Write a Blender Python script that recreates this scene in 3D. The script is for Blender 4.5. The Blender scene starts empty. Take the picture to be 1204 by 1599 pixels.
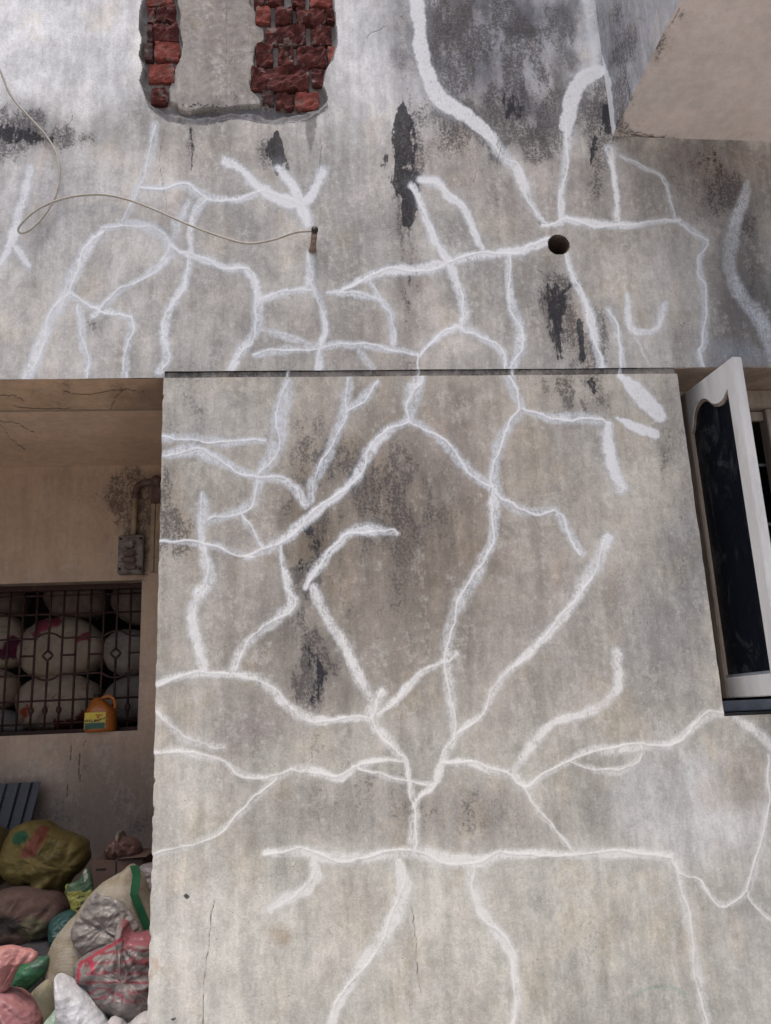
import bpy, bmesh, math, random
import numpy as np
from mathutils import Matrix, Vector, noise as mnoise
random.seed(7); rng = np.random.default_rng(7)
S = bpy.context.scene
col = S.collection
# ------------------------------------------------------------------ camera
F_PX = 1300.0
PITCH, ROLL, YAW = [math.radians(a) for a in (14.084, -2.492, 4.921)]
DIST, EYE = 2.6, 1.55
def basis():
    cp, sp = math.cos(PITCH), math.sin(PITCH)
    w = np.array([math.sin(YAW)*cp, math.cos(YAW)*cp, sp]); r = np.array([math.cos(YAW), -math.sin(YAW), 0.0])
    u = np.cross(r, w); c, s = math.cos(ROLL), math.sin(ROLL)
    return c*r+s*u, -s*r+c*u, w
RX, UP, FW = basis()
CAM = np.array([0.0, -DIST, EYE])
cd = bpy.data.cameras.new('camera'); cam = bpy.data.objects.new('camera', cd); col.objects.link(cam)
cd.sensor_fit = 'VERTICAL'; cd.sensor_height = 24; cd.sensor_width = 36; cd.lens = 24*F_PX/1599
cd.clip_start = 0.05; cd.clip_end = 500
cam.matrix_world = Matrix([[RX[0], UP[0], -FW[0], CAM[0]], [RX[1], UP[1], -FW[1], CAM[1]], [RX[2], UP[2], -FW[2], CAM[2]], [0, 0, 0, 1]])
S.camera = cam
# ------------------------------------------------------------------ world, sun, exposure
SUN_EL, SUN_AZ = 73.0, 205.0       # degrees; azimuth from +Y clockwise, the sun stands behind the camera
world = bpy.data.worlds.new('World'); S.world = world; world.use_nodes = True
wn = world.node_tree.nodes; wn.clear()
sky = wn.new('ShaderNodeTexSky'); sky.sky_type = 'NISHITA'; sky.sun_disc = False
sky.sun_elevation = math.radians(SUN_EL); sky.sun_rotation = math.radians(SUN_AZ)
sky.air_density = 1.0; sky.dust_density = 6.0; sky.ozone_density = 1.0
bg = wn.new('ShaderNodeBackground'); bg.inputs[1].default_value = 0.125
wo = wn.new('ShaderNodeOutputWorld')
world.node_tree.links.new(sky.outputs[0], bg.inputs[0]); world.node_tree.links.new(bg.outputs[0], wo.inputs[0])
sd = bpy.data.lights.new('sun', 'SUN'); sd.energy = 1.4; sd.angle = math.radians(25); sd.color = (1.0, 0.95, 0.9)
sun = bpy.data.objects.new('sun', sd); col.objects.link(sun)
el, az = math.radians(SUN_EL), math.radians(SUN_AZ)
sv = Vector((math.sin(az)*math.cos(el), math.cos(az)*math.cos(el), math.sin(el)))
sun.rotation_euler = sv.to_track_quat('Z', 'Y').to_euler(); sun.location = sv*20
S.view_settings.view_transform = 'Standard'; S.view_settings.look = 'None'
S.view_settings.exposure = 0.44; S.view_settings.gamma = 1
S.render.engine = 'CYCLES'
# ------------------------------------------------------------------ photo pixel <-> place (only to survey where things stand)
def ray(x, y): return (x-602)/F_PX*RX - (y-799.5)/F_PX*UP + FW
def atY(x, y, Y): d = ray(x, y); return CAM + d*(Y+DIST)/d[1]
def atZ(x, y, Z): d = ray(x, y); return CAM + d*(Z-EYE)/d[2]
def project(P):
    q = P - CAM; zc = q@FW; zc = np.where(zc < .05, np.nan, zc)
    return 602 + F_PX*(q@RX)/zc, 799.5 - F_PX*(q@UP)/zc
# ------------------------------------------------------------------ node helpers
class NT:
    def __init__(s, name):
        s.m = bpy.data.materials.new(name); s.m.use_nodes = True; s.t = s.m.node_tree; s.n = s.t.nodes; s.n.clear()
        s.out = s.n.new('ShaderNodeOutputMaterial'); s.b = s.n.new('ShaderNodeBsdfPrincipled'); s.l(s.b.outputs[0], s.out.inputs[0])
    def l(s, a, b): s.t.links.new(a, b)
    def put(s, v, sock):
        if isinstance(v, bpy.types.NodeSocket): s.l(v, sock)
        elif isinstance(v, (tuple, list)): sock.default_value = (*v, 1) if len(v) == 3 and sock.type == 'RGBA' else v
        else: sock.default_value = v
    def math(s, op, a, b=0.0, clamp=False):
        n = s.n.new('ShaderNodeMath'); n.operation = op; n.use_clamp = clamp; s.put(a, n.inputs[0]); s.put(b, n.inputs[1]); return n.outputs[0]
    def mix(s, f, a, b, mode='MIX'):
        n = s.n.new('ShaderNodeMix'); n.data_type = 'RGBA'; n.blend_type = mode
        s.put(f, n.inputs[0]); s.put(a, n.inputs[6]); s.put(b, n.inputs[7]); return n.outputs[2]
    def ramp(s, v, lo, hi, a=0.0, b=1.0):
        n = s.n.new('ShaderNodeMapRange'); n.interpolation_type = 'SMOOTHSTEP'
        s.put(v, n.inputs[0]); s.put(lo, n.inputs[1]); s.put(hi, n.inputs[2]); n.inputs[3].default_value = a; n.inputs[4].default_value = b; return n.outputs[0]
    def pos(s, sc=(1, 1, 1), off=(0, 0, 0), obj=False):
        if obj: o = s.n.new('ShaderNodeTexCoord').outputs['Object']
        else: o = s.n.new('ShaderNodeNewGeometry').outputs['Position']
        n = s.n.new('ShaderNodeMapping'); s.l(o, n.inputs[0]); n.inputs[3].default_value = sc; n.inputs[1].default_value = off; return n.outputs[0]
    def noise(s, vec, scale, detail=4, rough=.55, dist=0.0):
        n = s.n.new('ShaderNodeTexNoise'); s.l(vec, n.inputs['Vector']); n.inputs['Scale'].default_value = scale
        n.inputs['Detail'].default_value = detail; n.inputs['Roughness'].default_value = rough; n.inputs['Distortion'].default_value = dist; return n.outputs['Fac']
    def voro(s, vec, scale, feature='F1'):
        n = s.n.new('ShaderNodeTexVoronoi'); n.feature = feature; s.l(vec, n.inputs['Vector']); n.inputs['Scale'].default_value = scale; return n.outputs['Distance']
    def attr(s, name, color=False):
        n = s.n.new('ShaderNodeAttribute'); n.attribute_name = name; return n.outputs['Color' if color else 'Fac']
    def bump(s, h, strength, dist, prev=None):
        n = s.n.new('ShaderNodeBump'); n.inputs['Strength'].default_value = strength; n.inputs['Distance'].default_value = dist
        s.l(h, n.inputs['Height'])
        if prev is not None: s.l(prev, n.inputs['Normal'])
        return n.outputs[0]
def simple(name, c, rough=.7, var=.25, scale=12, bump=.3, bdist=.002, c2=None, spec=.3, metal=0, stretch=(1, 1, 1), obj=False):
    k = NT(name); p = k.pos(stretch, obj=obj); n1 = k.noise(p, scale, 6, .6); n2 = k.noise(p, scale*9, 4, .6)
    v = k.math('ADD', k.math('MULTIPLY', n1, .65), k.math('MULTIPLY', n2, .35))
    a = k.ramp(v, .35, .65)
    cc = k.mix(a, tuple(x*(1-var) for x in c), tuple(min(1, x*(1+var)) for x in c))
    if c2: cc = k.mix(k.ramp(k.noise(p, scale*.7, 5, .7), .54, .66), cc, c2)
    k.put(cc, k.b.inputs['Base Color']); k.put(k.ramp(n1, .3, .7, max(.05, rough-.12), min(1, rough+.12)), k.b.inputs['Roughness'])
    k.b.inputs['Specular IOR Level'].default_value = spec; k.b.inputs['Metallic'].default_value = metal
    k.put(k.bump(v, bump, bdist), k.b.inputs['Normal']); return k.m
def painted(name, rough=.6, spec=.3, weave=False, bump=.4, film=False):
    """base colour from the 'tint' attribute (printed or dyed colour), procedural wear on top"""
    k = NT(name); p = k.pos(); n1 = k.noise(p, 30, 6, .6); n2 = k.noise(p, 220, 3, .6)
    v = k.math('ADD', k.math('MULTIPLY', n1, .6), k.math('MULTIPLY', n2, .4))
    c = k.mix(k.ramp(v, .32, .68, .0, .8), k.attr('tint', True), (0.35, 0.33, .3), 'MULTIPLY')
    c = k.mix(.5, k.attr('tint', True), c)
    k.put(c, k.b.inputs['Base Color']); k.put(k.ramp(n1, .3, .7, max(rough-.1, .08), min(rough+.15, 1)), k.b.inputs['Roughness'])
    k.b.inputs['Specular IOR Level'].default_value = spec
    h = n1
    if weave:
        wv = k.n.new('ShaderNodeTexWave'); wv.inputs['Scale'].default_value = 90; wv.bands_direction = 'Z'; k.l(p, wv.inputs['Vector'])
        h = k.math('ADD', k.math('MULTIPLY', wv.outputs['Fac'], .35), n1)
    if film:
        h = k.math('ADD', k.voro(k.pos((1, 1, 1.8)), 38), n1)
    k.put(k.bump(h, bump, .004), k.b.inputs['Normal']); return k.m
def wall_mat(name, grit=1.0, zlo=1.3, zhi=2.5, plain=False, bloom=1.0):
    k = NT(name)
    P = k.pos(); tint = k.attr('tint', True)
    big = k.noise(P, 2.3, 4, .62, .3); mid = k.noise(P, 9, 5, .65, .2); fine = k.noise(P, 48, 5, .72); grain = k.noise(P, 230, 2, .7)
    streak = k.noise(k.pos((1, 1, .09)), 22, 4, .65); streak2 = k.noise(k.pos((1, 1, .16), (3, 5, 7)), 60, 4, .65)
    # soft tone changes of an old cement plaster
    t = k.math('ADD', k.math('ADD', k.math('MULTIPLY', big, .30), k.math('MULTIPLY', streak, .28)), k.math('ADD', k.math('MULTIPLY', mid, .24), k.math('MULTIPLY', fine, .18)))
    tone = k.ramp(t, .37, .63, .72 if not plain else .86, 1.24 if not plain else 1.12)
    c = k.mix(1.0, tint, k.comb(tone), 'MULTIPLY') if hasattr(k, 'comb') else None
    m = k.n.new('ShaderNodeVectorMath'); m.operation = 'SCALE'; k.l(tint, m.inputs[0]); k.l(tone, m.inputs['Scale']); c = m.outputs[0]
    # ochre and pink patches of older paint below
    och = k.math('MULTIPLY', k.ramp(k.noise(k.pos((1, 1, .6), (9, 2, 4)), 6, 4, .7), .52, .66), .40 if not plain else .15)
    c = k.mix(och, c, k.mix(1.0, c, (1.10, 1.0, .84), 'MULTIPLY'))
    pnk = k.math('MULTIPLY', k.ramp(k.noise(k.pos((1, 1, .5), (1, 8, 2)), 7.5, 4, .65), .50, .64), .28 if not plain else .15)
    c = k.mix(pnk, c, k.mix(1.0, c, (1.03, .96, .93), 'MULTIPLY'))
    # pale lime bloom where the coat has rubbed off
    blo = k.math('MULTIPLY', k.ramp(k.math('ADD', k.math('MULTIPLY', fine, .5), k.math('MULTIPLY', k.noise(k.pos((1, 1, .4), (5, 1, 1)), 11, 5, .75), .5)), .52, .60), .34 * grit * bloom)
    c = k.mix(blo, c, (.60, .59, .565))
    # finely scratched, stippled skin of the plaster
    skin = k.math('ADD', k.math('MULTIPLY', k.noise(k.pos((1, 1, .5), (2, 2, 2)), 34, 5, .8, .4), .6), k.math('MULTIPLY', k.noise(k.pos((1, 1, 1), (7, 2, 2)), 130, 3, .75), .4))
    m2 = k.n.new('ShaderNodeVectorMath'); m2.operation = 'SCALE'; k.l(c, m2.inputs[0]); k.l(k.ramp(skin, .38, .62, 1-.14*grit, 1+.12*grit), m2.inputs['Scale']); c = m2.outputs[0]
    # mildew: dark speckle that thickens with the attribute
    mil = k.attr('mildew')
    spk = k.noise(k.pos((1, 1, .8), (6, 1, 3)), 120, 3, .75)
    sp = k.math('ADD', k.math('ADD', k.math('MULTIPLY', fine, .34), k.math('MULTIPLY', spk, .34)), k.math('ADD', k.math('MULTIPLY', streak2, .17), k.math('MULTIPLY', mid, .15)))
    mil = k.math('MINIMUM', mil, 1.15)
    th = k.math('ADD', sp, k.math('MULTIPLY', mil, .108))
    mm = k.math('MULTIPLY', k.ramp(th, .555, .655), k.math('ADD', .30, k.math('MULTIPLY', mil, .60), True))
    mm = k.math('ADD', k.math('MULTIPLY', mm, k.ramp(k.math('ADD', k.math('MULTIPLY', grain, .5), k.math('MULTIPLY', spk, .5)), .40, .56, .62, 1.0)), k.math('MULTIPLY', mil, .22))
    c = k.mix(k.math('MULTIPLY', mm, .86, True), c, k.mix(.80, c, (.060, .055, .058)))
    # tar-black growth, and the painted shadow lines of the ledge band
    bl = k.attr('black')
    bm = k.ramp(k.math('ADD', bl, k.math('MULTIPLY', k.math('SUBTRACT', k.math('ADD', k.math('MULTIPLY', fine, .5), k.math('MULTIPLY', streak2, .5)), .5), 1.7)), .42, .62)
    bm = k.math('MULTIPLY', bm, k.ramp(k.math('ADD', k.math('MULTIPLY', spk, .5), k.math('MULTIPLY', streak, .5)), .34, .52, .80, 1.0))
    c = k.mix(k.math('MULTIPLY', bm, .90), c, (.026, .027, .034))
    # brushed-on white crack filler
    st = k.attr('stroke'); bead = k.attr('bead')
    br = k.math('ADD', k.math('MULTIPLY', fine, .5), k.math('MULTIPLY', grain, .5))
    hair = k.noise(k.pos((1, 1, .5), (4, 4, 4)), 150, 5, .7)
    br = k.math('ADD', k.math('MULTIPLY', br, .55), k.math('MULTIPLY', hair, .45))
    sm = k.math('MULTIPLY', k.ramp(st, .02, .95), k.ramp(br, .38, .60, .30, 1.22))
    sm = k.math('MAXIMUM', k.math('MULTIPLY', sm, .87, True), k.math('MULTIPLY', k.ramp(k.math('ADD', st, k.math('MULTIPLY', k.math('SUBTRACT', br, .5), .8)), .82, 1.0), .92))
    z = k.n.new('ShaderNodeSeparateXYZ'); k.l(k.n.new('ShaderNodeNewGeometry').outputs['Position'], z.inputs[0])
    sc = k.mix(k.ramp(z.outputs[2], zlo, zhi), (.69, .69, .675), (.60, .65, .725))
    sw_ = k.mix(k.ramp(z.outputs[2], zlo, zhi), (.80, .795, .775), (.72, .745, .79))
    c = k.mix(sm, c, k.mix(k.ramp(st, .74, .96), sc, sw_))
    bd = k.math('MULTIPLY', k.ramp(k.math('ADD', bead, k.math('MULTIPLY', k.math('SUBTRACT', fine, .5), .8)), .2, .85), .88)
    c = k.mix(bd, c, sw_)
    # hairline cracks and pits
    ck = k.attr('crack')
    ckm = k.ramp(k.math('ADD', ck, k.math('MULTIPLY', k.math('SUBTRACT', fine, .5), .8)), .3, .75)
    c = k.mix(k.math('MULTIPLY', ckm, .8), c, (.07, .055, .05))
    pit = k.math('MULTIPLY', k.ramp(k.voro(P, 26), .075, .03), k.ramp(mid, .52, .6))
    c = k.mix(k.math('MULTIPLY', pit, .6 * grit), c, (.08, .07, .065))
    k.put(c, k.b.inputs['Base Color']); k.b.inputs['Roughness'].default_value = .92; k.b.inputs['Specular IOR Level'].default_value = .15
    h = k.math('ADD', k.math('ADD', k.math('MULTIPLY', fine, .6), k.math('MULTIPLY', grain, .35)), k.math('MULTIPLY', mid, .9))
    h = k.math('SUBTRACT', h, k.math('MULTIPLY', k.math('ADD', ckm, pit), .9))
    h = k.math('ADD', h, k.math('MULTIPLY', bead, .18))
    k.put(k.bump(h, .55*grit if not plain else .25, .004), k.b.inputs['Normal']); return k.m
M = {}
M['wall'] = wall_mat('weathered_plaster'); M['hacked'] = wall_mat('hacked_mortar', 1.0, bloom=.15); M['room'] = wall_mat('distemper_paint', .5, plain=True)
M['balcony'] = wall_mat('balcony_plaster', .8)
M['soffit'] = wall_mat('soffit_paint', .3, plain=True)
M['cement'] = simple('hacked_cement', (.20, .195, .19), .95, .35, 30, .9, .006, (.30, .29, .28))
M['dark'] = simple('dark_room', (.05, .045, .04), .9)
M['inner'] = simple('inner_plaster', (.30, .24, .20), .9)
M['ground'] = simple('concrete_ground', (.36, .34, .31), .95, .2, 2, .3)
M['iron'] = simple('maroon_painted_iron', (.045, .022, .02), .6, .4, 60, .4, .001, (.09, .04, .025))
M['whitewood'] = simple('white_painted_wood', (.63, .63, .635), .55, .08, 16, .4, .001, (.53, .52, .51), stretch=(1, 1, .2))
M['framewood'] = simple('weathered_frame_wood', (.30, .25, .21), .7, .3, 20, .4, .002, (.16, .13, .11), stretch=(1, 1, .12))
M['sillgrey'] = simple('grey_sill_metal', (.20, .22, .25), .5, .2, 20)
M['cable'] = simple('beige_cable_sheath', (.38, .35, .31), .5, .15, 40, .1)
M['rust'] = simple('rusty_iron', (.24, .17, .14), .9, .4, 90, .8, .002, (.42, .37, .33))
M['black'] = simple('black_plastic', (.02, .02, .022), .5)
M['brickred'] = simple('broken_red_brick', (.105, .037, .034), .97, .5, 30, 1.0, .008, (.21, .17, .16), .08)
M['brickbright'] = simple('fresh_red_brick', (.21, .062, .052), .95, .35, 30, 1.0, .006, (.20, .13, .12), .08)
M['brickdark'] = simple('sooty_brick', (.07, .032, .032), .95, .5, 35, 1.0, .006, (.14, .12, .115))
M['conduit'] = simple('beige_conduit', (.34, .26, .18), .6, .2, 30)
M['boxmetal'] = simple('sooty_box_metal', (.21, .18, .16), .6, .5, 40, .5, .002, (.05, .045, .045))
M['fuse'] = simple('brown_fuse_bakelite', (.13, .085, .075), .45, .4, 40)
M['card'] = simple('brown_cardboard', (.13, .083, .065), .9, .12, 20)
M['sheetgrey'] = simple('grey_ribbed_sheet', (.06, .062, .075), .5, .25, 20)
M['sack'] = painted('woven_sack', .6, .3, True, .5)
M['film'] = painted('thin_plastic', .42, .4, False, .9, True)
M['cloth'] = painted('cloth', .95, .1, True, .6)
M['jug'] = simple('orange_plastic', (.38, .12, .02), .3, .15, 20, .1, spec=.5)
M['label'] = painted('jug_label_print', .5, .3, False, .05)
def glass_mat():
    k = NT('dark_blue_glass'); p = k.pos((1, 1, .35))
    sc = k.math('MULTIPLY', k.ramp(k.noise(p, 9, 5, .75, 1.2), .50, .72), .24)
    dust = k.math('MULTIPLY', k.ramp(k.noise(k.pos(), 120, 5, .8), .62, .75), .12)
    k.put(k.mix(k.math('ADD', sc, dust), (.006, .008, .013), (.20, .21, .24)), k.b.inputs['Base Color'])
    k.put(k.ramp(k.noise(p, 14, 5, .6), .3, .7, .12, .35), k.b.inputs['Roughness']); k.b.inputs['Specular IOR Level'].default_value = .25
    return k.m
M['glass'] = glass_mat()
# ------------------------------------------------------------------ object helpers
def link(name, me, mat=None, parent=None):
    o = bpy.data.objects.new(name, me); col.objects.link(o)
    if mat is not None: me.materials.append(mat)
    if parent is not None: o.parent = parent
    return o
def tag(o, label=None, cat=None, group=None, kind=None):
    if label: o['label'] = label
    if cat: o['category'] = cat
    if group: o['group'] = group
    if kind: o['kind'] = kind
    return o
def empty(name, label, cat, loc=(0, 0, 0), group=None):
    o = bpy.data.objects.new(name, None); col.objects.link(o); o.empty_display_size = .05
    # parts are modelled in world coordinates: keep the root at its base and undo it for the parts
    o.location = loc; bpy.context.view_layer.update(); tag(o, label, cat, group); return o
def mesh(name, vs, fs, mat, parent=None, smooth=False, attrs=None):
    me = bpy.data.meshes.new(name); vs = np.asarray(vs, float)
    if parent is not None:
        p = parent; off = np.zeros(3)
        while p is not None: off = off+np.array(p.location); p = p.parent
        vs = vs - off
    me.from_pydata([tuple(v) for v in vs], [], [tuple(f) for f in fs]); me.update()
    if smooth: me.polygons.foreach_set('use_smooth', [True]*len(me.polygons))
    if attrs is not None:
        a = me.attributes.new('tint', 'FLOAT_COLOR', 'POINT'); c = np.ones((len(vs), 4), np.float32); c[:, :3] = attrs; a.data.foreach_set('color', c.ravel())
    return link(name, me, mat, parent)
def box(name, x0, x1, y0, y1, z0, z1, mat, parent=None, bev=0.0):
    vs = [(x, y, z) for x in (x0, x1) for y in (y0, y1) for z in (z0, z1)]
    fs = [(0, 1, 3, 2), (4, 6, 7, 5), (0, 4, 5, 1), (2, 3, 7, 6), (0, 2, 6, 4), (1, 5, 7, 3)]
    o = mesh(name, vs, fs, mat, parent)
    if bev:
        bm = bmesh.new(); bm.from_mesh(o.data); bmesh.ops.bevel(bm, geom=bm.edges[:], offset=bev, segments=2, affect='EDGES'); bm.to_mesh(o.data); bm.free()
    return o
def smooth_path(pts, n=8):
    pts = [np.array(p, float) for p in pts]; out = []
    P = [2*pts[0]-pts[1]]+pts+[2*pts[-1]-pts[-2]]
    for i in range(1, len(P)-2):
        for j in range(n):
            t = j/n; a, b, c, d = P[i-1], P[i], P[i+1], P[i+2]
            out.append(.5*((2*b)+(-a+c)*t+(2*a-5*b+4*c-d)*t*t+(-a+3*b-3*c+d)*t**3))
    out.append(pts[-1]); return out
def tube_geo(path, r, sides=8, caps=True):
    path = [Vector(p) for p in path]; vs = []; fs = []; up = Vector((0, 1, 0)); n = len(path)
    for i, p in enumerate(path):
        t = (path[min(i+1, n-1)]-path[max(i-1, 0)]).normalized()
        a = t.cross(up)
        if a.length < 1e-3: a = t.cross(Vector((1, 0, 0)))
        a.normalize(); b = t.cross(a); rr = r[i] if isinstance(r, (list, tuple)) else r
        for k in range(sides):
            an = 2*math.pi*k/sides; vs.append(p+(a*math.cos(an)+b*math.sin(an))*rr)
    for i in range(n-1):
        for k in range(sides):
            k2 = (k+1) % sides; fs.append((i*sides+k, i*sides+k2, (i+1)*sides+k2, (i+1)*sides+k))
    if caps: fs.append(tuple(range(sides))[::-1]); fs.append(tuple((n-1)*sides+k for k in range(sides)))
    return vs, fs
def tube(name, path, r, mat, parent=None, sides=8, caps=True):
    vs, fs = tube_geo(path, r, sides, caps); return mesh(name, [tuple(v) for v in vs], fs, mat, parent, True)
# ------------------------------------------------------------------ painting of wear and some shade on dense sheets
def sstep(a, b, x):
    t = np.clip((x-a)/(b-a), 0, 1); return t*t*(3-2*t)
def lattice(shape_u, shape_v, su, sv, seed):
    """cheap smooth value noise on arrays of coordinates"""
    r = np.random.default_rng(seed).random((257, 257)); x = np.nan_to_num(shape_u)/su; y = np.nan_to_num(shape_v)/sv
    xi = np.floor(x).astype(int); yi = np.floor(y).astype(int); fx = x-xi; fy = y-yi; fx = fx*fx*(3-2*fx); fy = fy*fy*(3-2*fy)
    g = lambda i, j: r[i % 257, j % 257]
    return (g(xi, yi)*(1-fx)+g(xi+1, yi)*fx)*(1-fy)+(g(xi, yi+1)*(1-fx)+g(xi+1, yi+1)*fx)*fy
def fbm(u, v, s, seed, sv=None, oct=4):
    sv = sv or s; t = 0; a = 1; w = 0
    for o in range(oct): t = t+a*lattice(u+o*37, v+o*91, s/2**o, sv/2**o, seed+o); w += a; a *= .55
    return t/w
def poly_dist(U, V, pts, closed=False):
    pts = [np.array(p[:2], float) for p in pts]; best = np.full(U.shape, 1e9); 
    idx = range(len(pts)) if closed else range(len(pts)-1)
    for i in idx:
        a = pts[i]; b = pts[(i+1) % len(pts)]; ab = b-a; L = ab@ab+1e-9
        t = np.clip(((U-a[0])*ab[0]+(V-a[1])*ab[1])/L, 0, 1)
        best = np.minimum(best, np.hypot(U-a[0]-t*ab[0], V-a[1]-t*ab[1]))
    return best
def inside(U, V, pts):
    c = np.zeros(U.shape, bool); n = len(pts)
    for i in range(n):
        x1, y1 = pts[i][:2]; x2, y2 = pts[(i+1) % n][:2]
        if y1 == y2: continue
        hit = ((y1 > V) != (y2 > V)) & (U < (x2-x1)*(V-y1)/(y2-y1)+x1); c ^= hit
    return c
class Paint:
    def __init__(s, U, V, base):
        s.U = np.nan_to_num(U, nan=-9999.); s.V = np.nan_to_num(V, nan=-9999.); n = U.shape
        s.tint = np.empty(n+(3,)); s.tint[:] = base; s.mildew = np.zeros(n); s.black = np.zeros(n); s.stroke = np.zeros(n); s.bead = np.zeros(n); s.crack = np.zeros(n)
        s.wu = s.U+(fbm(s.U, s.V, 60, 11)-.5)*70; s.wv = s.V+(fbm(s.U, s.V, 60, 31)-.5)*70; s.owner = np.full(n, -1, int); s.best = np.zeros(n)
    def g(s, cx, cy, rx, ry, p=2): return np.exp(-(np.abs((s.wu-cx)/rx)**p+np.abs((s.wv-cy)/ry)**p))
    def color(s, cx, cy, rx, ry, c, a=1.0, p=3):
        m = (s.g(cx, cy, rx, ry, p)*a)[..., None]; s.tint = s.tint*(1-m)+np.array(c)*m
    def dirt(s, cx, cy, rx, ry, a):
        if not hasattr(s, 'patch'): s.patch = .30+1.05*sstep(.3, .72, fbm(s.U, s.V, 26, 701, 60, 4))
        s.mildew += a*1.15*s.g(cx, cy, rx*1.15, ry*1.2)*s.patch
    def tar(s, pts, a=1.0):
        d, w = s.seg(pts); d = d+(fbm(s.U, s.V, 9, 601, 26)-.5)*w*2.2+(fbm(s.U, s.V, 3.5, 611, 12)-.5)*w*.8; s.black = np.maximum(s.black, a*np.exp(-(np.maximum(d, 0)/w)**2)); s.mildew += .35*a*np.exp(-(np.maximum(d-w*.4, 0)/(w*1.5))**2)
    def seg(s, pts):
        best = np.full(s.U.shape, 1e9); W = np.ones(s.U.shape)
        for (x1, y1, w1), (x2, y2, w2) in zip(pts[:-1], pts[1:]):
            m = max(w1, w2)*3+30; bb = (s.U > min(x1, x2)-m) & (s.U < max(x1, x2)+m) & (s.V > min(y1, y2)-m) & (s.V < max(y1, y2)+m)
            if not bb.any(): continue
            u = s.U[bb]; v = s.V[bb]; dx, dy = x2-x1, y2-y1; L = dx*dx+dy*dy+1e-9
            t = np.clip(((u-x1)*dx+(v-y1)*dy)/L, 0, 1); d = np.hypot(u-x1-t*dx, v-y1-t*dy); w = w1+(w2-w1)*t
            k = d/w < best[bb]/W[bb]
            bi = best[bb]; wi = W[bb]; bi[k] = d[k]; wi[k] = w[k]; best[bb] = bi; W[bb] = wi
        return best, W
    def line(s, pts, a=1.0, w=1.3):
        P = smooth_path([(x, y) for x, y in pts], 5); P = [(p[0]+random.uniform(-1.5, 1.5), p[1]+random.uniform(-1.5, 1.5), w) for p in P]
        d, W = s.seg(P); s.crack = np.maximum(s.crack, a*np.exp(-(d/W)**2))
    def brush(s, i, pts, a=.62, bead=.9, solid=False, cream=False):
        P3 = smooth_path([(p[0], p[1], p[2]) for p in pts], 4); ph = random.uniform(0, 9); Q = []
        P3 = [(p[0]+random.uniform(-1, 1), p[1]+random.uniform(-1, 1), max(4, p[2])) for p in P3]
        # a second, narrower pass makes the band uneven from end to end
        d, W = s.seg([(x, y, w*.5) for x, y, w in P3])
        rag = (fbm(s.U, s.V, 14, 77+i, oct=3)-.5)*.75
        e = d/W+rag*np.clip(9/W, .3, 1.1); halo = np.exp(-(d/(W*1.9+4))**2)*.40
        fade = .55+.75*fbm(s.U, s.V, 46, 200+i, oct=2) if not solid else 1.0
        lo, hi = (.7, 1.15) if solid else (.35, 1.25)
        m = np.clip((1-sstep(lo, hi, e))*a*fade*1.12 + halo*a*(0.35+fbm(s.U, s.V, 25, 300+i, oct=2)), 0, 1)
        s.stroke = np.maximum(s.stroke, m)
        if bead > 0:
            for j in range(len(P3)):
                x, y, w = P3[j]; x2, y2, _ = P3[min(j+1, len(P3)-1)]; x1, y1, _ = P3[max(j-1, 0)]; L = math.hypot(x2-x1, y2-y1)+1e-6
                o = math.sin(ph+j*.45)*w*.22+math.sin(ph*2+j*1.3)*1.0; Q.append((x-(y2-y1)/L*o, y+(x2-x1)/L*o, 1.75))
            d2, W2 = s.seg(Q); b = bead*np.exp(-(d2/W2)**2)*(.8+.6*fbm(s.U, s.V, 30, 400+i, oct=2)); s.bead = np.maximum(s.bead, b); m = np.maximum(m, b)
        k = (m > s.best) & (m > .03); s.owner[k] = i; s.best = np.maximum(s.best, m)
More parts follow.
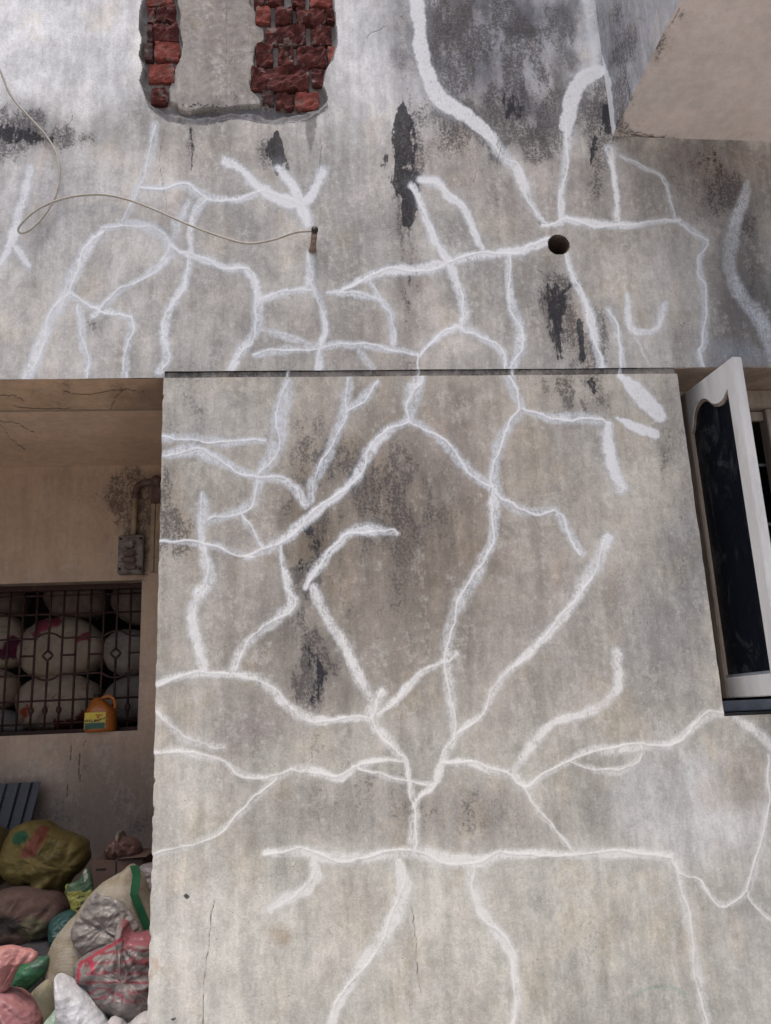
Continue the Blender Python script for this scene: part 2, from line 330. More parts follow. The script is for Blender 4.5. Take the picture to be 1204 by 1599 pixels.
def sheet(name, parent, mat, A, B, fn, keep=None, paint=None, disp=None, base=(.4, .4, .4), flip=False, split=None, part_name='filler_stroke'):
    """A,B 1-D parameters; fn(a,b)->world arrays. keep(cell centre a,b,U,V)->bool. split: stroke indices become parts of their own"""
    a, b = np.meshgrid(A, B, indexing='ij'); P = np.stack(fn(a, b), -1); U, V = project(P)
    pt = Paint(U, V, base)
    if paint: paint(pt, P)
    if disp is not None: P = disp(pt, P, a, b)
    na, nb = a.shape; idx = np.arange(na*nb).reshape(na, nb)
    q = np.stack([idx[:-1, :-1], idx[1:, :-1], idx[1:, 1:], idx[:-1, 1:]], -1).reshape(-1, 4)
    if flip: q = q[:, ::-1]
    ok = np.ones(len(q), bool)
    if keep is not None:
        ca = (a[:-1, :-1]+a[1:, 1:])/2; cb = (b[:-1, :-1]+b[1:, 1:])/2; cU = (pt.U[:-1, :-1]+pt.U[1:, 1:])/2; cV = (pt.V[:-1, :-1]+pt.V[1:, 1:])/2
        ok = keep(ca, cb, cU, cV).ravel()
    own = pt.owner[:-1, :-1]
    for w_ in (pt.owner[1:, :-1], pt.owner[1:, 1:], pt.owner[:-1, 1:]): own = np.where(own < 0, w_, own)
    own = own.ravel()
    flat = P.reshape(-1, 3); data = dict(mildew=pt.mildew, black=pt.black, stroke=pt.stroke, bead=pt.bead, crack=pt.crack)
    def make(nm, sel, par):
        qq = q[sel]; used = np.unique(qq); remap = np.full(na*nb, -1); remap[used] = np.arange(len(used)); qq = remap[qq]
        me = bpy.data.meshes.new(nm); me.vertices.add(len(used)); me.vertices.foreach_set('co', flat[used].astype(np.float32).ravel())
        me.loops.add(len(qq)*4); me.loops.foreach_set('vertex_index', qq.ravel().astype(np.int32))
        me.polygons.add(len(qq)); me.polygons.foreach_set('loop_start', np.arange(0, len(qq)*4, 4, dtype=np.int32))
        me.update(calc_edges=True); me.polygons.foreach_set('use_smooth', np.ones(len(qq), bool))
        c = np.ones((len(used), 4), np.float32); c[:, :3] = pt.tint.reshape(-1, 3)[used]
        me.attributes.new('tint', 'FLOAT_COLOR', 'POINT').data.foreach_set('color', c.ravel())
        for k, v in data.items(): me.attributes.new(k, 'FLOAT', 'POINT').data.foreach_set('value', v.ravel()[used].astype(np.float32))
        return link(nm, me, mat, par)
    if split is None: return make(name, ok, parent)
    root = make(name, ok & (own < 0), parent)
    for i in range(split):
        sel = ok & (own == i)
        if sel.sum() > 12: make(part_name, sel, root)
    return root
# ------------------------------------------------------------------ survey of the wall: main heights and edges (metres)
XP = -0.491                     # left edge of the pier
XW0, XW1 = 1.257, 2.30          # window opening
ZB, ZBL, ZPT = 2.701, 2.677, 2.673   # underside over the pier / over the recess, top of the pier face
ZW = 1.520                      # window sill
XB, ZS = 1.135, 3.633           # balcony side, balcony soffit
PATCH = [(230, -150), (222, 0), (217, 20), (216, 45), (221, 60), (216, 85), (223, 105), (217, 125), (224, 145), (230, 162), (242, 176), (262, 190), (290, 194), (318, 195), (345, 189), (362, 185), (385, 187), (405, 192), (430, 195), (455, 191), (480, 187), (497, 176), (511, 166), (512, 150), (505, 132), (510, 108), (520, 92), (528, 66), (526, 40), (524, 20), (522, 0), (510, -150)]
HOLE = (0.8875, 3.178, .0405)
house = empty('house', 'weathered grey plastered house front with white filled cracks and an open window', 'house', (0, 0, 0))
def axis(lo, hi, a, b, fine, coarse):
    parts = []
    if a > lo: parts.append(np.arange(lo, a, coarse))
    parts.append(np.arange(a, b, fine))
    if hi > b: parts.append(np.arange(b, hi, coarse))
    return np.unique(np.round(np.concatenate(parts+[[hi]]), 5))
# ---- strokes of crack filler, traced on the photograph: x, y, width in photo pixels, on the facade above the pier
FS = [
 ([(645,-30,18),(650,0,20),(655,50,20),(662,100,20),(678,140,24),(692,158,24),(715,172,22),(740,188,20),(770,214,16)], 1.0, .3, 1),
 ([(762,210,18),(790,245,20),(808,265,22),(822,300,16),(835,325,10),(852,350,10)], .62, .8, 0),
 ([(917,-30,22),(919,0,24),(925,50,24),(931,100,20)], .50, .0, 0),
 ([(934,112,22),(912,122,22),(895,145,24),(888,180,22),(882,198,20)], .95, .3, 1),
 ([(889,195,16),(886,230,14),(882,270,14),(876,300,14),(877,348,10)], .62, .9, 0),
 ([(950,232,18),(957,260,12),(962,300,10),(964,348,12)], .65, .8, 0),
 ([(970,245,8),(1000,260,8),(1030,272,8),(1042,290,8),(1048,320,8),(1055,342,8),(1075,355,10),(1095,370,12),(1103,380,12),(1092,405,10),(1094,430,10),(1100,450,12),(1100,500,12),(1098,540,12),(1092,552,10),(1098,574,10)], .5, .9, 0),
 ([(1166,285,8),(1162,310,20),(1152,340,22),(1140,380,24),(1143,430,22),(1160,465,22),(1185,495,26),(1204,540,26),(1220,580,20)], .42, .35, 0),
 ([(850,352,10),(870,350,10),(885,342,12),(930,350,16),(980,352,12),(1040,345,8),(1060,343,8)], .7, 1, 0),
 ([(857,377,14),(830,385,14),(810,392,16),(780,394,14),(740,400,16),(700,410,16),(660,420,18),(620,422,18),(590,428,16),(560,440,12),(530,458,8)], .72, 1, 0),
 ([(512,457,8),(550,460,12),(585,466,12),(605,480,12),(612,505,12),(614,538,12)], .5, .7, 0),
 ([(577,436,12),(585,455,10),(598,478,10)], .45, .6, 0),
 ([(657,281,12),(680,284,18),(700,305,14),(720,320,14),(735,345,12),(742,365,12),(752,386,12)], .7, .7, 0),
 ([(642,290,12),(655,310,12),(665,345,14),(680,375,16),(695,400,16),(705,422,16),(716,450,16),(724,475,16),(726,495,14),(718,512,14)], .68, 1, 0),
 ([(655,555,8),(680,530,12),(700,518,14),(718,512,16),(740,520,14),(765,535,14),(785,550,14),(792,578,16)], .62, 1, 0),
 ([(795,396,10),(795,440,14),(800,480,16),(812,510,18),(812,540,18),(803,568,16),(800,580,12)], .6, .9, 0),
 ([(885,398,8),(895,430,12),(905,455,12),(918,480,16),(925,510,16),(932,545,14),(940,576,14)], .62, 1, 0),
 ([(980,463,10),(982,495,14),(990,515,12),(1010,518,12),(1028,510,12),(1035,485,12),(1040,472,8)], .62, .5, 0),
 ([(950,485,12),(962,510,12),(970,545,10),(974,578,10)], .45, 1, 0),
 ([(990,520,6),(1005,550,6),(1015,574,6)], .3, .5, 0),
 ([(240,195,16),(238,230,18),(228,265,14),(215,290,14),(205,320,14),(192,348,12)], .42, .7, 0),
 ([(218,290,12),(250,294,12),(290,290,14),(310,303,18),(345,312,12),(380,310,12),(410,300,12)], .55, 1, 0),
 ([(353,252,16),(380,268,16),(400,290,16),(430,308,18),(460,318,20),(480,312,16),(492,292,16),(504,268,20)], .78, .4, 0),
 ([(435,265,16),(455,288,18),(468,315,20),(480,347,20)], .72, .5, 0),
 ([(320,308,18),(305,330,16),(298,360,14),(297,395,10)], .6, .8, 0),
 ([(295,315,12),(280,345,18),(272,370,14)], .5, .2, 0),
 ([(160,358,10),(190,350,14),(225,352,16),(250,365,16),(266,385,18),(262,400,18),(245,420,14),(215,438,12),(185,455,12),(160,480,12),(145,495,10)], .5, .8, 0),
 ([(160,360,10),(145,378,18),(130,400,20),(110,440,20),(100,465,20),(82,490,20),(70,520,22),(55,560,22),(42,594,20)], .55, .9, 0),
 ([(266,380,8),(280,393,10),(295,398,12),(325,408,14),(350,417,12),(380,420,16),(395,435,16),(402,460,16),(402,500,18),(392,530,16),(375,550,16),(362,580,16)], .6, .9, 0),
 ([(297,400,12),(290,440,14),(275,465,14),(262,490,16),(258,530,16),(262,555,16),(250,582,16)], .55, .9, 0),
 ([(105,455,10),(125,470,12),(150,482,12),(180,490,12),(205,497,10)], .45, .9, 0),
 ([(122,475,12),(128,510,14),(130,540,14),(138,565,12),(133,594,12)], .45, .8, 0),
 ([(205,495,12),(205,520,14),(198,550,14),(196,594,12)], .45, .8, 0),
 ([(50,265,12),(40,295,16),(30,330,16),(22,365,18),(15,385,14),(0,412,10)], .68, .5, 0),
 ([(20,380,12),(32,395,14),(44,414,10)], .68, .4, 0),
 ([(405,468,10),(430,462,14),(460,455,12),(487,450,12)], .6, .8, 0),
 ([(483,398,14),(485,425,18),(483,445,14),(498,465,12),(505,490,12),(507,515,12),(500,545,14),(497,578,14)], .62, .9, 0),
 ([(408,515,10),(430,520,14),(460,530,12),(485,538,8)], .45, .5, 0),
 ([(395,556,8),(430,548,14),(480,545,12),(520,538,14),(570,540,14),(610,545,12),(650,553,8)], .52, .9, 0),
 ([(560,545,12),(572,560,14),(582,578,12)], .45, .2, 0),
 ([(652,553,6),(653,580,6)], .3, 1, 0),
]
PS = [
 ([(655,588,20),(648,610,30),(640,640,26),(636,658,16)], .6, 1, 0),
 ([(636,658,14),(600,680,18),(575,710,20),(560,740,18),(530,772,14),(500,795,16),(470,820,20),(440,845,16),(410,862,14),(385,872,12)], .66, 1, 0),
 ([(640,658,12),(670,675,16),(700,700,18),(725,728,18),(750,750,16),(768,765,14)], .62, 1, 0),
 ([(793,588,16),(805,618,18),(812,640,16),(795,665,16),(780,690,20),(773,720,18),(770,750,18),(775,775,20)], .55, 1, 0),
 ([(815,640,10),(840,650,12),(870,655,18),(900,653,20),(930,658,18),(947,663,12)], .55, 1, 0),
 ([(948,665,18),(950,700,20),(958,735,20),(970,766,20)], .8, .1, 0),
 ([(968,588,10),(985,605,22),(1005,625,26),(1030,650,20)], .85, .2, 1),
 ([(962,655,6),(985,665,14),(1022,681,14)], .7, .1, 1),
 ([(770,760,14),(772,800,20),(768,840,16),(755,870,18),(740,905,22),(715,945,24),(702,980,18),(698,1010,20),(700,1060,18),(705,1110,16),(708,1155,12)], .58, 1, 0),
 ([(775,770,16),(790,785,14),(805,795,18),(835,800,18),(865,798,14),(875,810,14),(885,830,18),(908,864,14)], .5, 1, 0),
 ([(948,842,20),(935,875,22),(912,910,24),(890,950,18),(860,985,18),(825,1020,16),(790,1050,14),(770,1080,14),(755,1115,12),(725,1135,12),(705,1160,16),(690,1190,16),(680,1220,14),(655,1245,12),(645,1260,10)], .72, .8, 0),
 ([(450,597,18),(440,640,30),(432,690,30),(420,720,26),(408,745,20),(400,775,16),(385,795,18),(350,808,18),(325,815,14)], .52, .8, 0),
 ([(252,685,14),(300,685,16),(340,692,14),(380,692,12),(415,688,8)], .55, .9, 0),
 ([(255,712,12),(300,705,22),(330,715,20),(370,735,16),(400,745,14),(440,750,16),(462,765,18),(478,790,14)], .6, .8, 0),
 ([(545,592,16),(538,640,20),(525,680,18),(508,720,18),(490,755,18),(485,785,12)], .58, .7, 0),
 ([(590,597,10),(565,625,18),(540,645,12)], .5, .9, 0),
 ([(318,770,12),(318,800,20),(315,840,14),(322,880,20),(328,905,22),(310,930,20),(300,955,20),(305,990,20),(315,1025,20),(320,1047,18)], .66, .7, 0),
 ([(248,845,6),(290,848,10),(330,852,14),(370,865,14),(395,872,10)], .5, 1, 0),
 ([(375,800,10),(390,825,12),(410,855,10)], .5, .8, 0),
 ([(437,855,10),(443,890,12),(450,920,16),(458,945,20),(435,965,18),(405,990,18),(380,1012,18),(365,1047,16)], .64, .8, 0),
 ([(476,918,8),(495,890,16),(520,860,14),(545,835,16),(575,828,20),(605,830,16),(622,834,8)], .66, .9, 0),
 ([(488,920,16),(505,955,16),(525,990,18),(548,1030,18),(570,1075,18),(588,1105,18)], .72, .6, 0),
 ([(710,1021,14),(690,1035,12),(660,1050,14),(635,1075,14),(610,1100,14),(590,1118,10)], .66, .8, 0),
 ([(247,1070,12),(275,1058,14),(310,1053,12),(360,1055,12),(400,1058,16),(425,1075,18),(445,1100,16),(475,1120,18),(510,1125,14),(550,1122,12),(580,1122,12)], .74, .8, 0),
 ([(597,1080,18),(582,1105,22),(580,1125,18),(600,1150,18),(620,1175,16),(635,1195,10),(640,1230,12),(648,1260,14),(645,1300,18),(645,1330,18)], .72, 1, 0),
 ([(241,1106,10),(260,1125,12),(285,1152,14),(320,1162,16),(350,1167,10)], .62, .8, 0),
 ([(241,1176,6),(280,1172,14),(310,1180,14),(350,1190,12),(380,1210,14),(415,1215,12),(440,1210,14),(460,1200,14),(500,1205,16),(530,1215,14),(560,1195,16),(590,1187,10),(628,1188,8)], .66, .9, 0),
 ([(560,1200,10),(590,1208,10),(620,1218,10),(668,1223,8)], .5, 1, 0),
 ([(238,1336,8),(300,1318,12),(340,1300,12),(370,1275,12),(400,1245,12),(430,1215,12)], .5, .9, 0),
 ([(413,1332,12),(450,1328,18),(480,1330,20),(520,1340,22),(560,1338,20),(600,1335,20),(650,1330,24),(700,1342,26),(750,1345,22),(780,1335,20),(830,1332,16),(880,1333,14),(940,1333,18),(990,1332,18),(1050,1335,14)], .66, .9, 0),
 ([(490,1340,16),(492,1370,20),(475,1390,20),(445,1405,18),(424,1418,14)], .95, .6, 0),
 ([(620,1345,20),(628,1380,28),(622,1420,30),(600,1460,26),(570,1500,22),(545,1540,20),(525,1575,18),(512,1620,16)], .78, .9, 0),
 ([(735,1350,18),(738,1390,20),(755,1430,20),(780,1460,20),(798,1490,18),(805,1530,18),(805,1565,16),(790,1620,12)], .72, 1, 0),
 ([(690,1190,10),(730,1190,14),(760,1200,14),(800,1210,14),(820,1228,14),(845,1212,10),(880,1192,12),(915,1172,14),(950,1170,18),(1000,1165,18),(1045,1162,14),(1075,1140,16),(1100,1118,18),(1130,1112,16)], .66, 1, 0),
 ([(800,1205,10),(820,1180,16),(840,1150,16),(870,1125,14),(910,1115,18),(945,1095,20),(963,1070,20),(960,1020,20)], .72, .2, 0),
 ([(885,1185,8),(920,1200,12),(955,1205,14),(985,1195,12),(1000,1175,10)], .5, .8, 0),
 ([(820,1228,12),(835,1260,10),(865,1295,8),(892,1327,8)], .5, .9, 0),
 ([(1148,1122,16),(1175,1140,18),(1200,1160,18),(1215,1175,18)], .66, .5, 0),
 ([(1202,1180,14),(1198,1220,14),(1195,1260,12),(1185,1320,12),(1165,1390,14),(1130,1413,12),(1105,1395,10),(1090,1375,8),(1060,1362,10),(1050,1335,10)], .55, 1, 0),
 ([(1055,1345,10),(1065,1400,16),(1075,1450,18),(1085,1510,18),(1095,1560,18),(1102,1620,18)], .55, .9, 0),
 ([(1165,1395,8),(1180,1415,8),(1215,1446,8)], .4, .8, 0),
]
WHITE = (.70, .715, .75); BLUE = (.25, .262, .305); BROWN = (.262, .226, .192); WARM = (.40, .375, .35)
def stains(p, spots):
    for s_ in spots: p.dirt(*s_)
def cloud(p, m, lo, hi, seed, su=40, sv=40):
    k = lo+(hi-lo)*sstep(.32, .68, fbm(p.U, p.V, su, seed, sv, 5)); p.tint = p.tint*(1+(k-1)*m)[..., None]
def paint_facade(p, P):
    p.color(100, 60, 190, 110, WHITE, .95); p.color(20, 20, 110, 280, WHITE, .6); p.color(150, 250, 150, 80, (.53, .53, .545), .6); p.color(560, 220, 110, 90, (.52, .51, .515), .5); p.color(575, 70, 75, 120, WHITE, .85); p.color(560, 160, 60, 60, WHITE, .5)
    p.color(255, 230, 40, 60, (.56, .54, .52), .7); p.color(330, 240, 120, 45, (.44, .41, .38), .6)
    p.color(800, 40, 190, 130, BLUE, .85); p.color(760, 130, 110, 60, BLUE, .5); p.color(690, 250, 80, 60, (.42, .39, .37), .6)
    p.color(900, 60, 30, 80, (.42, .43, .46), .6); p.color(930, 30, 14, 110, (.50, .49, .47), .7)
    p.color(1000, 300, 90, 90, (.36, .34, .33), .6); p.color(1160, 430, 60, 150, (.165, .16, .165), .85); p.color(1110, 290, 55, 70, (.22, .20, .20), .8)
    p.color(1180, 255, 50, 30, (.38, .33, .31), .7); p.color(600, 520, 200, 80, (.43, .40, .37), .5); p.color(950, 420, 70, 60, (.42, .40, .38), .6)
    p.color(1160, 560, 60, 18, (.36, .39, .46), .7); p.color(860, 490, 60, 90, (.30, .28, .27), .6); p.color(640, 470, 22, 120, (.27, .25, .24), .7)
    p.color(60, 330, 90, 90, (.44, .44, .46), .5); p.color(330, 480, 90, 80, (.42, .40, .385), .5); p.color(840, 290, 90, 60, (.33, .30, .29), .5)
    cloud(p, sstep(600, 700, p.wu)*(1-sstep(190, 260, p.wv)), .55, 1.45, 811, 34, 46); cloud(p, (1-sstep(600, 700, p.wu))*(1-sstep(180, 300, p.wv)), .74, 1.06, 821, 60, 90)
    cloud(p, sstep(200, 300, p.V), .84, 1.12, 831, 60, 90)
    p.color(850, 168, 95, 26, (.13, .135, .16), .72, 2); p.color(930, 195, 26, 34, (.13, .13, .15), .7, 2); p.color(770, 120, 60, 40, (.19, .195, .235), .6, 2); p.color(870, 20, 80, 30, (.19, .195, .235), .5, 2); p.color(30, 215, 90, 22, (.15, .155, .18), .6, 2)
    p.color(100, 60, 150, 90, (.76, .78, .82), .5)
    # the cement drip under the broken patch
    w = inside(p.U, p.V, [(476, 180), (495, 180), (493, 205), (489, 222), (485, 240), (481, 222), (477, 205)]); p.tint[w] = (.25, .245, .24)
    stains(p, [(30,215,80,28,1.3),(-30,210,60,40,1.2),(110,225,60,18,.7),(640,250,22,80,.9),(850,170,110,36,1.15),(800,200,80,30,.9),(900,195,60,40,.8),(760,90,70,70,.6),(850,60,110,70,.6),
        (890,500,45,60,.95),(850,450,30,30,.7),(930,540,30,50,.7),(1110,290,60,60,.95),(1180,330,40,50,.8),(1180,480,40,70,.7),(640,430,18,130,.8),(340,230,20,40,.6),(300,230,10,45,.9),(430,240,20,40,.8),
        (930,260,22,60,.9),(740,60,90,90,.6),(960,110,30,90,.5),(780,310,30,60,.6),(155,500,20,16,.9),(350,500,24,70,.45),(560,530,60,20,.45),(700,200,40,40,.5),(60,420,50,60,.35),(1060,520,50,50,.45),(690,30,50,60,.5),(955,130,14,80,.9)])
    band = sstep(545, 578, p.V)*(p.V < 600)*.35; p.mildew += np.where(p.U > 255, band, band*.4)
    p.tar([(628,168,8),(631,200,19),(629,240,24),(635,290,20),(641,348,14)]); p.tar([(432,210,6),(431,235,15),(437,262,11)])
    p.tar([(868,448,16),(874,478,22),(868,520,10),(872,560,6)], .72); p.tar([(948,170,9),(950,205,12)], .9); p.tar([(790,150,16),(800,178,22)], .62); p.tar([(-60,210,26),(0,208,20),(40,212,14),(80,218,8)], .66)
    p.tar([(905,500,6),(912,560,5)], .8); p.tar([(296,195,4),(302,230,5),(298,265,4)], .7); p.tar([(930,215,5),(922,260,5)], .7); p.tar([(898,440,5),(880,455,6)], .7)
    p.tar([(640,345,8),(640,420,7),(636,500,6)], .45); p.tar([(1110,250,14),(1130,270,16)], .5)
    for pts in ([(735,90),(742,120),(736,150),(745,180)], [(915,215),(930,245),(922,270),(932,285)], [(700,215),(712,225),(725,240)], [(735,240),(745,262),(740,285)], [(107,160),(112,185),(104,205),(118,222)],
                [(770,205),(782,232),(776,262),(790,290)], [(570,60),(585,50),(602,42)], [(152,285),(156,300)], [(840,420),(855,432),(880,445)], [(500,210),(502,240),(498,262)], [(1040,565),(1052,572),(1056,578)], [(255,200),(250,260),(262,330)], [(0,225),(30,222),(60,212),(95,214)]):
        p.line(pts, .62, 1.0)
    for i, (pts, a, b, so) in enumerate(FS): p.brush(i, [(x, y, w*1.12) for x, y, w in pts], a*(1.12 if not so else .95), b*.9, bool(so))
def paint_pier(p, P):
    v = p.V; t = sstep(950, 1400, v)[..., None]; p.tint = p.tint*(1-t)+np.array((.55, .54, .488))*t
    cloud(p, np.ones(p.U.shape), .90, 1.09, 841, 70, 110)
    p.color(640, 830, 195, 220, BROWN, .9); p.color(540, 1010, 170, 110, (.30, .27, .238), .6); p.color(500, 760, 90, 90, (.31, .272, .232), .6); p.color(700, 690, 90, 90, (.32, .285, .265), .6)
    p.color(350, 1130, 110, 40, (.30, .27, .265), .6); p.color(380, 900, 90, 120, (.335, .31, .295), .6); p.color(330, 650, 90, 60, (.42, .42, .42), .5); p.color(500, 640, 70, 60, (.38, .35, .325), .5)
    p.color(560, 1270, 170, 60, (.345, .32, .30), .7); p.color(800, 1280, 120, 50, (.36, .335, .315), .7); p.color(860, 1010, 110, 110, (.355, .335, .32), .6)
    p.color(290, 1260, 55, 180, (.62, .605, .555), .7); p.color(275, 1480, 60, 160, (.66, .645, .595), .8); p.color(1000, 900, 70, 200, (.40, .385, .365), .5); p.color(870, 880, 60, 80, (.46, .42, .39), .5)
    p.color(1085, 820, 30, 260, (.31, .31, .32), .7); p.color(1040, 1000, 60, 90, (.33, .33, .335), .5); p.color(1090, 1260, 120, 90, (.56, .56, .575), .75); p.color(1000, 1230, 60, 90, (.45, .45, .455), .5)
    p.color(1150, 1210, 50, 45, (.42, .385, .335), .8); p.color(1180, 1450, 60, 120, (.44, .43, .42), .5); p.color(900, 690, 60, 70, (.33, .32, .31), .6); p.color(960, 640, 60, 40, (.42, .40, .375), .5)
    p.color(560, 1420, 50, 60, (.44, .39, .33), .5); p.color(428, 1457, 18, 18, (.45, .34, .24), .55); p.color(255, 1510, 7, 12, (.42, .29, .2), .6); p.color(640, 1500, 60, 80, (.47, .44, .39), .4)
    stains(p, [(486,850,38,90,1.25),(490,1040,38,65,1.35),(270,800,30,75,.85),(335,860,24,50,.5),(560,760,80,60,.55),(640,820,110,110,.45),(655,740,40,70,.5),(885,615,60,26,.85),(925,625,26,34,.8),(300,640,30,50,.5),(480,690,50,50,.5),
        (262,900,18,120,.5),(540,1200,120,60,.35),(560,1280,130,50,.25),(820,1270,110,40,.25),(860,1100,22,40,.5),(950,1250,40,50,.4),(1065,820,30,200,.45),(1000,960,50,60,.4),(700,1260,80,40,.4),(440,1380,40,40,.35),(720,1500,30,60,.35),
        (940,1480,40,50,.35),(405,1560,30,60,.35),(300,1150,60,30,.3),(600,930,90,60,.35),(860,720,60,60,.4),(1040,700,26,80,.3),(420,640,24,50,.4),(740,640,50,40,.35),(650,1120,40,60,.25)])
    p.mildew += .28*np.exp(-((p.V-592)/9)**2)+.20*np.exp(-((p.U-256)/8)**2)*(p.V < 1000)
    p.tar([(470,820,12),(492,850,18),(480,890,14)], .52); p.tar([(482,1010,10),(505,1050,16),(492,1090,12)], .55); p.color(485, 850, 40, 70, (.20, .165, .12), .8); p.color(490, 1040, 45, 60, (.20, .185, .17), .6); p.tar([(920,598,8),(926,612,7)], .75); p.tar([(268,770,6),(270,840,6)], .45); p.tar([(545,750,5),(560,790,8)], .38)
    p.tar([(290,1398,4),(293,1399,4)], .9); p.tar([(306,1405,2.5),(310,1405,2)], .7); p.tar([(270,1590,3),(275,1588,2)], .8)
    for pts, a, w in (([(335,1405),(330,1440),(326,1480),(320,1530),(316,1620)], .7, 1.3), ([(643,1420),(650,1470),(652,1520),(658,1550)], .6, 1.6), ([(652,590),(653,640)], .3, 1.2), ([(648,1200),(645,1260),(644,1330),(646,1400)], .45, 1.1),
                ([(335,965),(362,1000),(340,1020),(352,1040)], .5, 1.1), ([(690,1245),(705,1262),(712,1285),(730,1290)], .5, 1.1), ([(770,680),(775,720),(782,745)], .4, 1.0), ([(900,985),(904,1030),(900,1080)], .3, 1.0)):
        p.line(pts, a, w)
    g = np.exp(-((np.hypot((p.U-1030)/1.0, (p.V-1555)/.45)-36)/5)**2)*(p.V < 1556)*.3; p.tint = p.tint*(1-g[..., None])+np.array((.10, .30, .24))*g[..., None]
    for i, (pts, a, b, so) in enumerate(PS): p.brush(i, [(x, y, w*(1.12+.06*float(sstep(1000, 1300, y)))) for x, y, w in pts], a*1.0, b*.95, bool(so))
def relief(p, P, a, b):
    P = P.copy(); big = (fbm(P[..., 0]*100+500, P[..., 2]*100, 34, 5, oct=3)-.5)*.010
    P[..., 1] += big - p.stroke*.0003 - p.bead*.0006 + p.crack*.0015
    return P
st = .0036
A = axis(-3.2, 3.3, -1.25, 1.95, st, .05); B = axis(2.70, 5.4, 2.70, 4.40, st, .05)
A = np.sort(np.unique(np.r_[A, XP]))
def fw_relief(p, P, a, b):
    Q = relief(p, P, a, b)
    m = (b <= ZB+.0005) | (b <= 2.7005)
    return Q
facade = sheet('facade_wall', house, M['wall'], A, B, lambda a, b: (a, a*0, b),
    keep=lambda a, b, U, V: ~(inside(U, V, PATCH)) & ((a-HOLE[0])**2+(b-HOLE[1])**2 > HOLE[2]**2) & ((a < XB+.004) | (b < ZS+.01)),
    paint=paint_facade, disp=relief, base=(.435, .428, .418), split=len(FS))
# the lower lip of the facade over the recess
sheet('facade_lip', house, M['wall'], axis(-3.2, XP+.004, -1.25, XP, st, .05), np.linspace(ZBL, 2.70, 8), lambda a, b: (a, a*0, b), paint=paint_facade, disp=relief, base=(.435, .428, .418))
# ---- pier and the wall below the window
def pier_disp(p, P, a, b):
    Q = relief(p, P, a, b); Q[..., 1] -= .009
    e = (a < XP+.0075); j = (fbm(b*100+9, b*0+3, 2.2, 91, oct=3)-.5)*.006+sstep(.8,.95,lattice(b*100, b*0, 3, 1, 17))*.004
    Q[..., 0] = np.where(a < XP+.001, Q[..., 0]+j, Q[..., 0]+j*np.clip(1-(a-XP)/.02, 0, 1))
    Q[..., 1] += np.where(a < XP+.001, .006, 0)
    e2 = np.abs(a-XW0); Q[..., 0] += (lattice(b*100+50, b*0, 3, 1, 19)-.5)*.0018*(e2 < .004)*(b > ZW)
    return Q
A2 = np.sort(np.unique(np.round(np.r_[axis(XP, 3.3, XP, 1.75, st, .05), XW0, XW1], 5))); A2 = A2[np.r_[True, np.diff(A2) > .0006]]
B2 = np.sort(np.unique(np.round(np.r_[axis(.0, ZPT, .55, ZPT, st, .05), ZW], 5))); B2 = B2[np.r_[True, np.diff(B2) > .0006]]
pier = sheet('pier_wall', house, M['wall'], A2, B2, lambda a, b: (a, a*0, b),
    keep=lambda a, b, U, V: ~((a > XW0) & (a < XW1) & (b > ZW)), paint=paint_pier, disp=pier_disp, base=(.44, .418, .378), split=len(PS))
# grimy band between the pier face and the wall above, groove shade painted into its colour
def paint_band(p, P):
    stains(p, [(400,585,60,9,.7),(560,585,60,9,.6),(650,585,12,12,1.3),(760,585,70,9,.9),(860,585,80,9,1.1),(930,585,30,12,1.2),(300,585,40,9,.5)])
    p.mildew += .45; e = np.exp(-((P[..., 2]-ZB)/.0050)**2)+.45*np.exp(-((P[..., 2]-ZPT)/.0025)**2); p.black = np.maximum(p.black, np.clip(e, 0, 1)*.85*(P[..., 0] < 1.12))  # black lines along both edges: groove shadow painted in
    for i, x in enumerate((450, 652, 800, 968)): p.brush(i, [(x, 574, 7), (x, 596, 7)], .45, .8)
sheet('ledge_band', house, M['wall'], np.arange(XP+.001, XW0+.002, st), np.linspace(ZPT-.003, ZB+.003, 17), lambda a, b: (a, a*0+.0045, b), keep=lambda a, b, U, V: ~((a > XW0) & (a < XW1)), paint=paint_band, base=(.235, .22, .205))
# ------------------------------------------------------------------ broken patch: hacked cement, column, bricks
def patch_paint(p, P):
    p.mildew += .12; p.color(370, 184, 180, 16, (.165, .163, .178), .95); p.color(225, 80, 8, 110, (.15, .145, .14), .7)
    p.color(505, 80, 18, 110, (.22, .21, .205), .6)
def patch_disp(p, P, a, b):
    d = poly_dist(p.U, p.V, PATCH, True)*.0027; ins = inside(p.U, p.V, PATCH); w = .012+.050*sstep(150, 178, p.V)
    n = (fbm(P[..., 0]*100+80, P[..., 2]*100, 6, 51, oct=4)-.5); n2 = (fbm(P[..., 0]*100+20, P[..., 2]*100, 1.8, 61, oct=3)-.5)
    P = P.copy(); P[..., 1] = np.where(ins, .002+np.where(p.V > 150, .014*sstep(0, .25, d/w+n*.4)+0.018*sstep(.55, 1, d/w+n*.5), .030*sstep(0, 1, d/w+n*.9))+n*.012+n2*.007, .0035); return P
pA = np.arange(-.72, .20, .0042); pB = np.arange(3.60, 4.60, .0042)
mortar = sheet('mortar_bed', facade, M['hacked'], pA, pB, lambda a, b: (a, a*0, b), keep=lambda a, b, U, V: inside(U, V, PATCH) | (poly_dist(U, V, PATCH, True) < 3.0), paint=patch_paint, disp=patch_disp, base=(.27, .262, .26))
K = lambda x, y: (180+x/3.01, y/3.01)
COLM = [K(*q) for q in [(280,-380),(280,0),(298,60),(290,110),(306,190),(298,250),(272,300),(262,345),(243,400),(248,470),(283,478),(288,500),(330,517),(420,498),(500,497),(600,487),(692,478),(680,440),(642,402),(634,370),(662,322),(654,270),(664,210),(706,170),(700,112),(664,95),(668,40),(636,0),(636,-380)]]
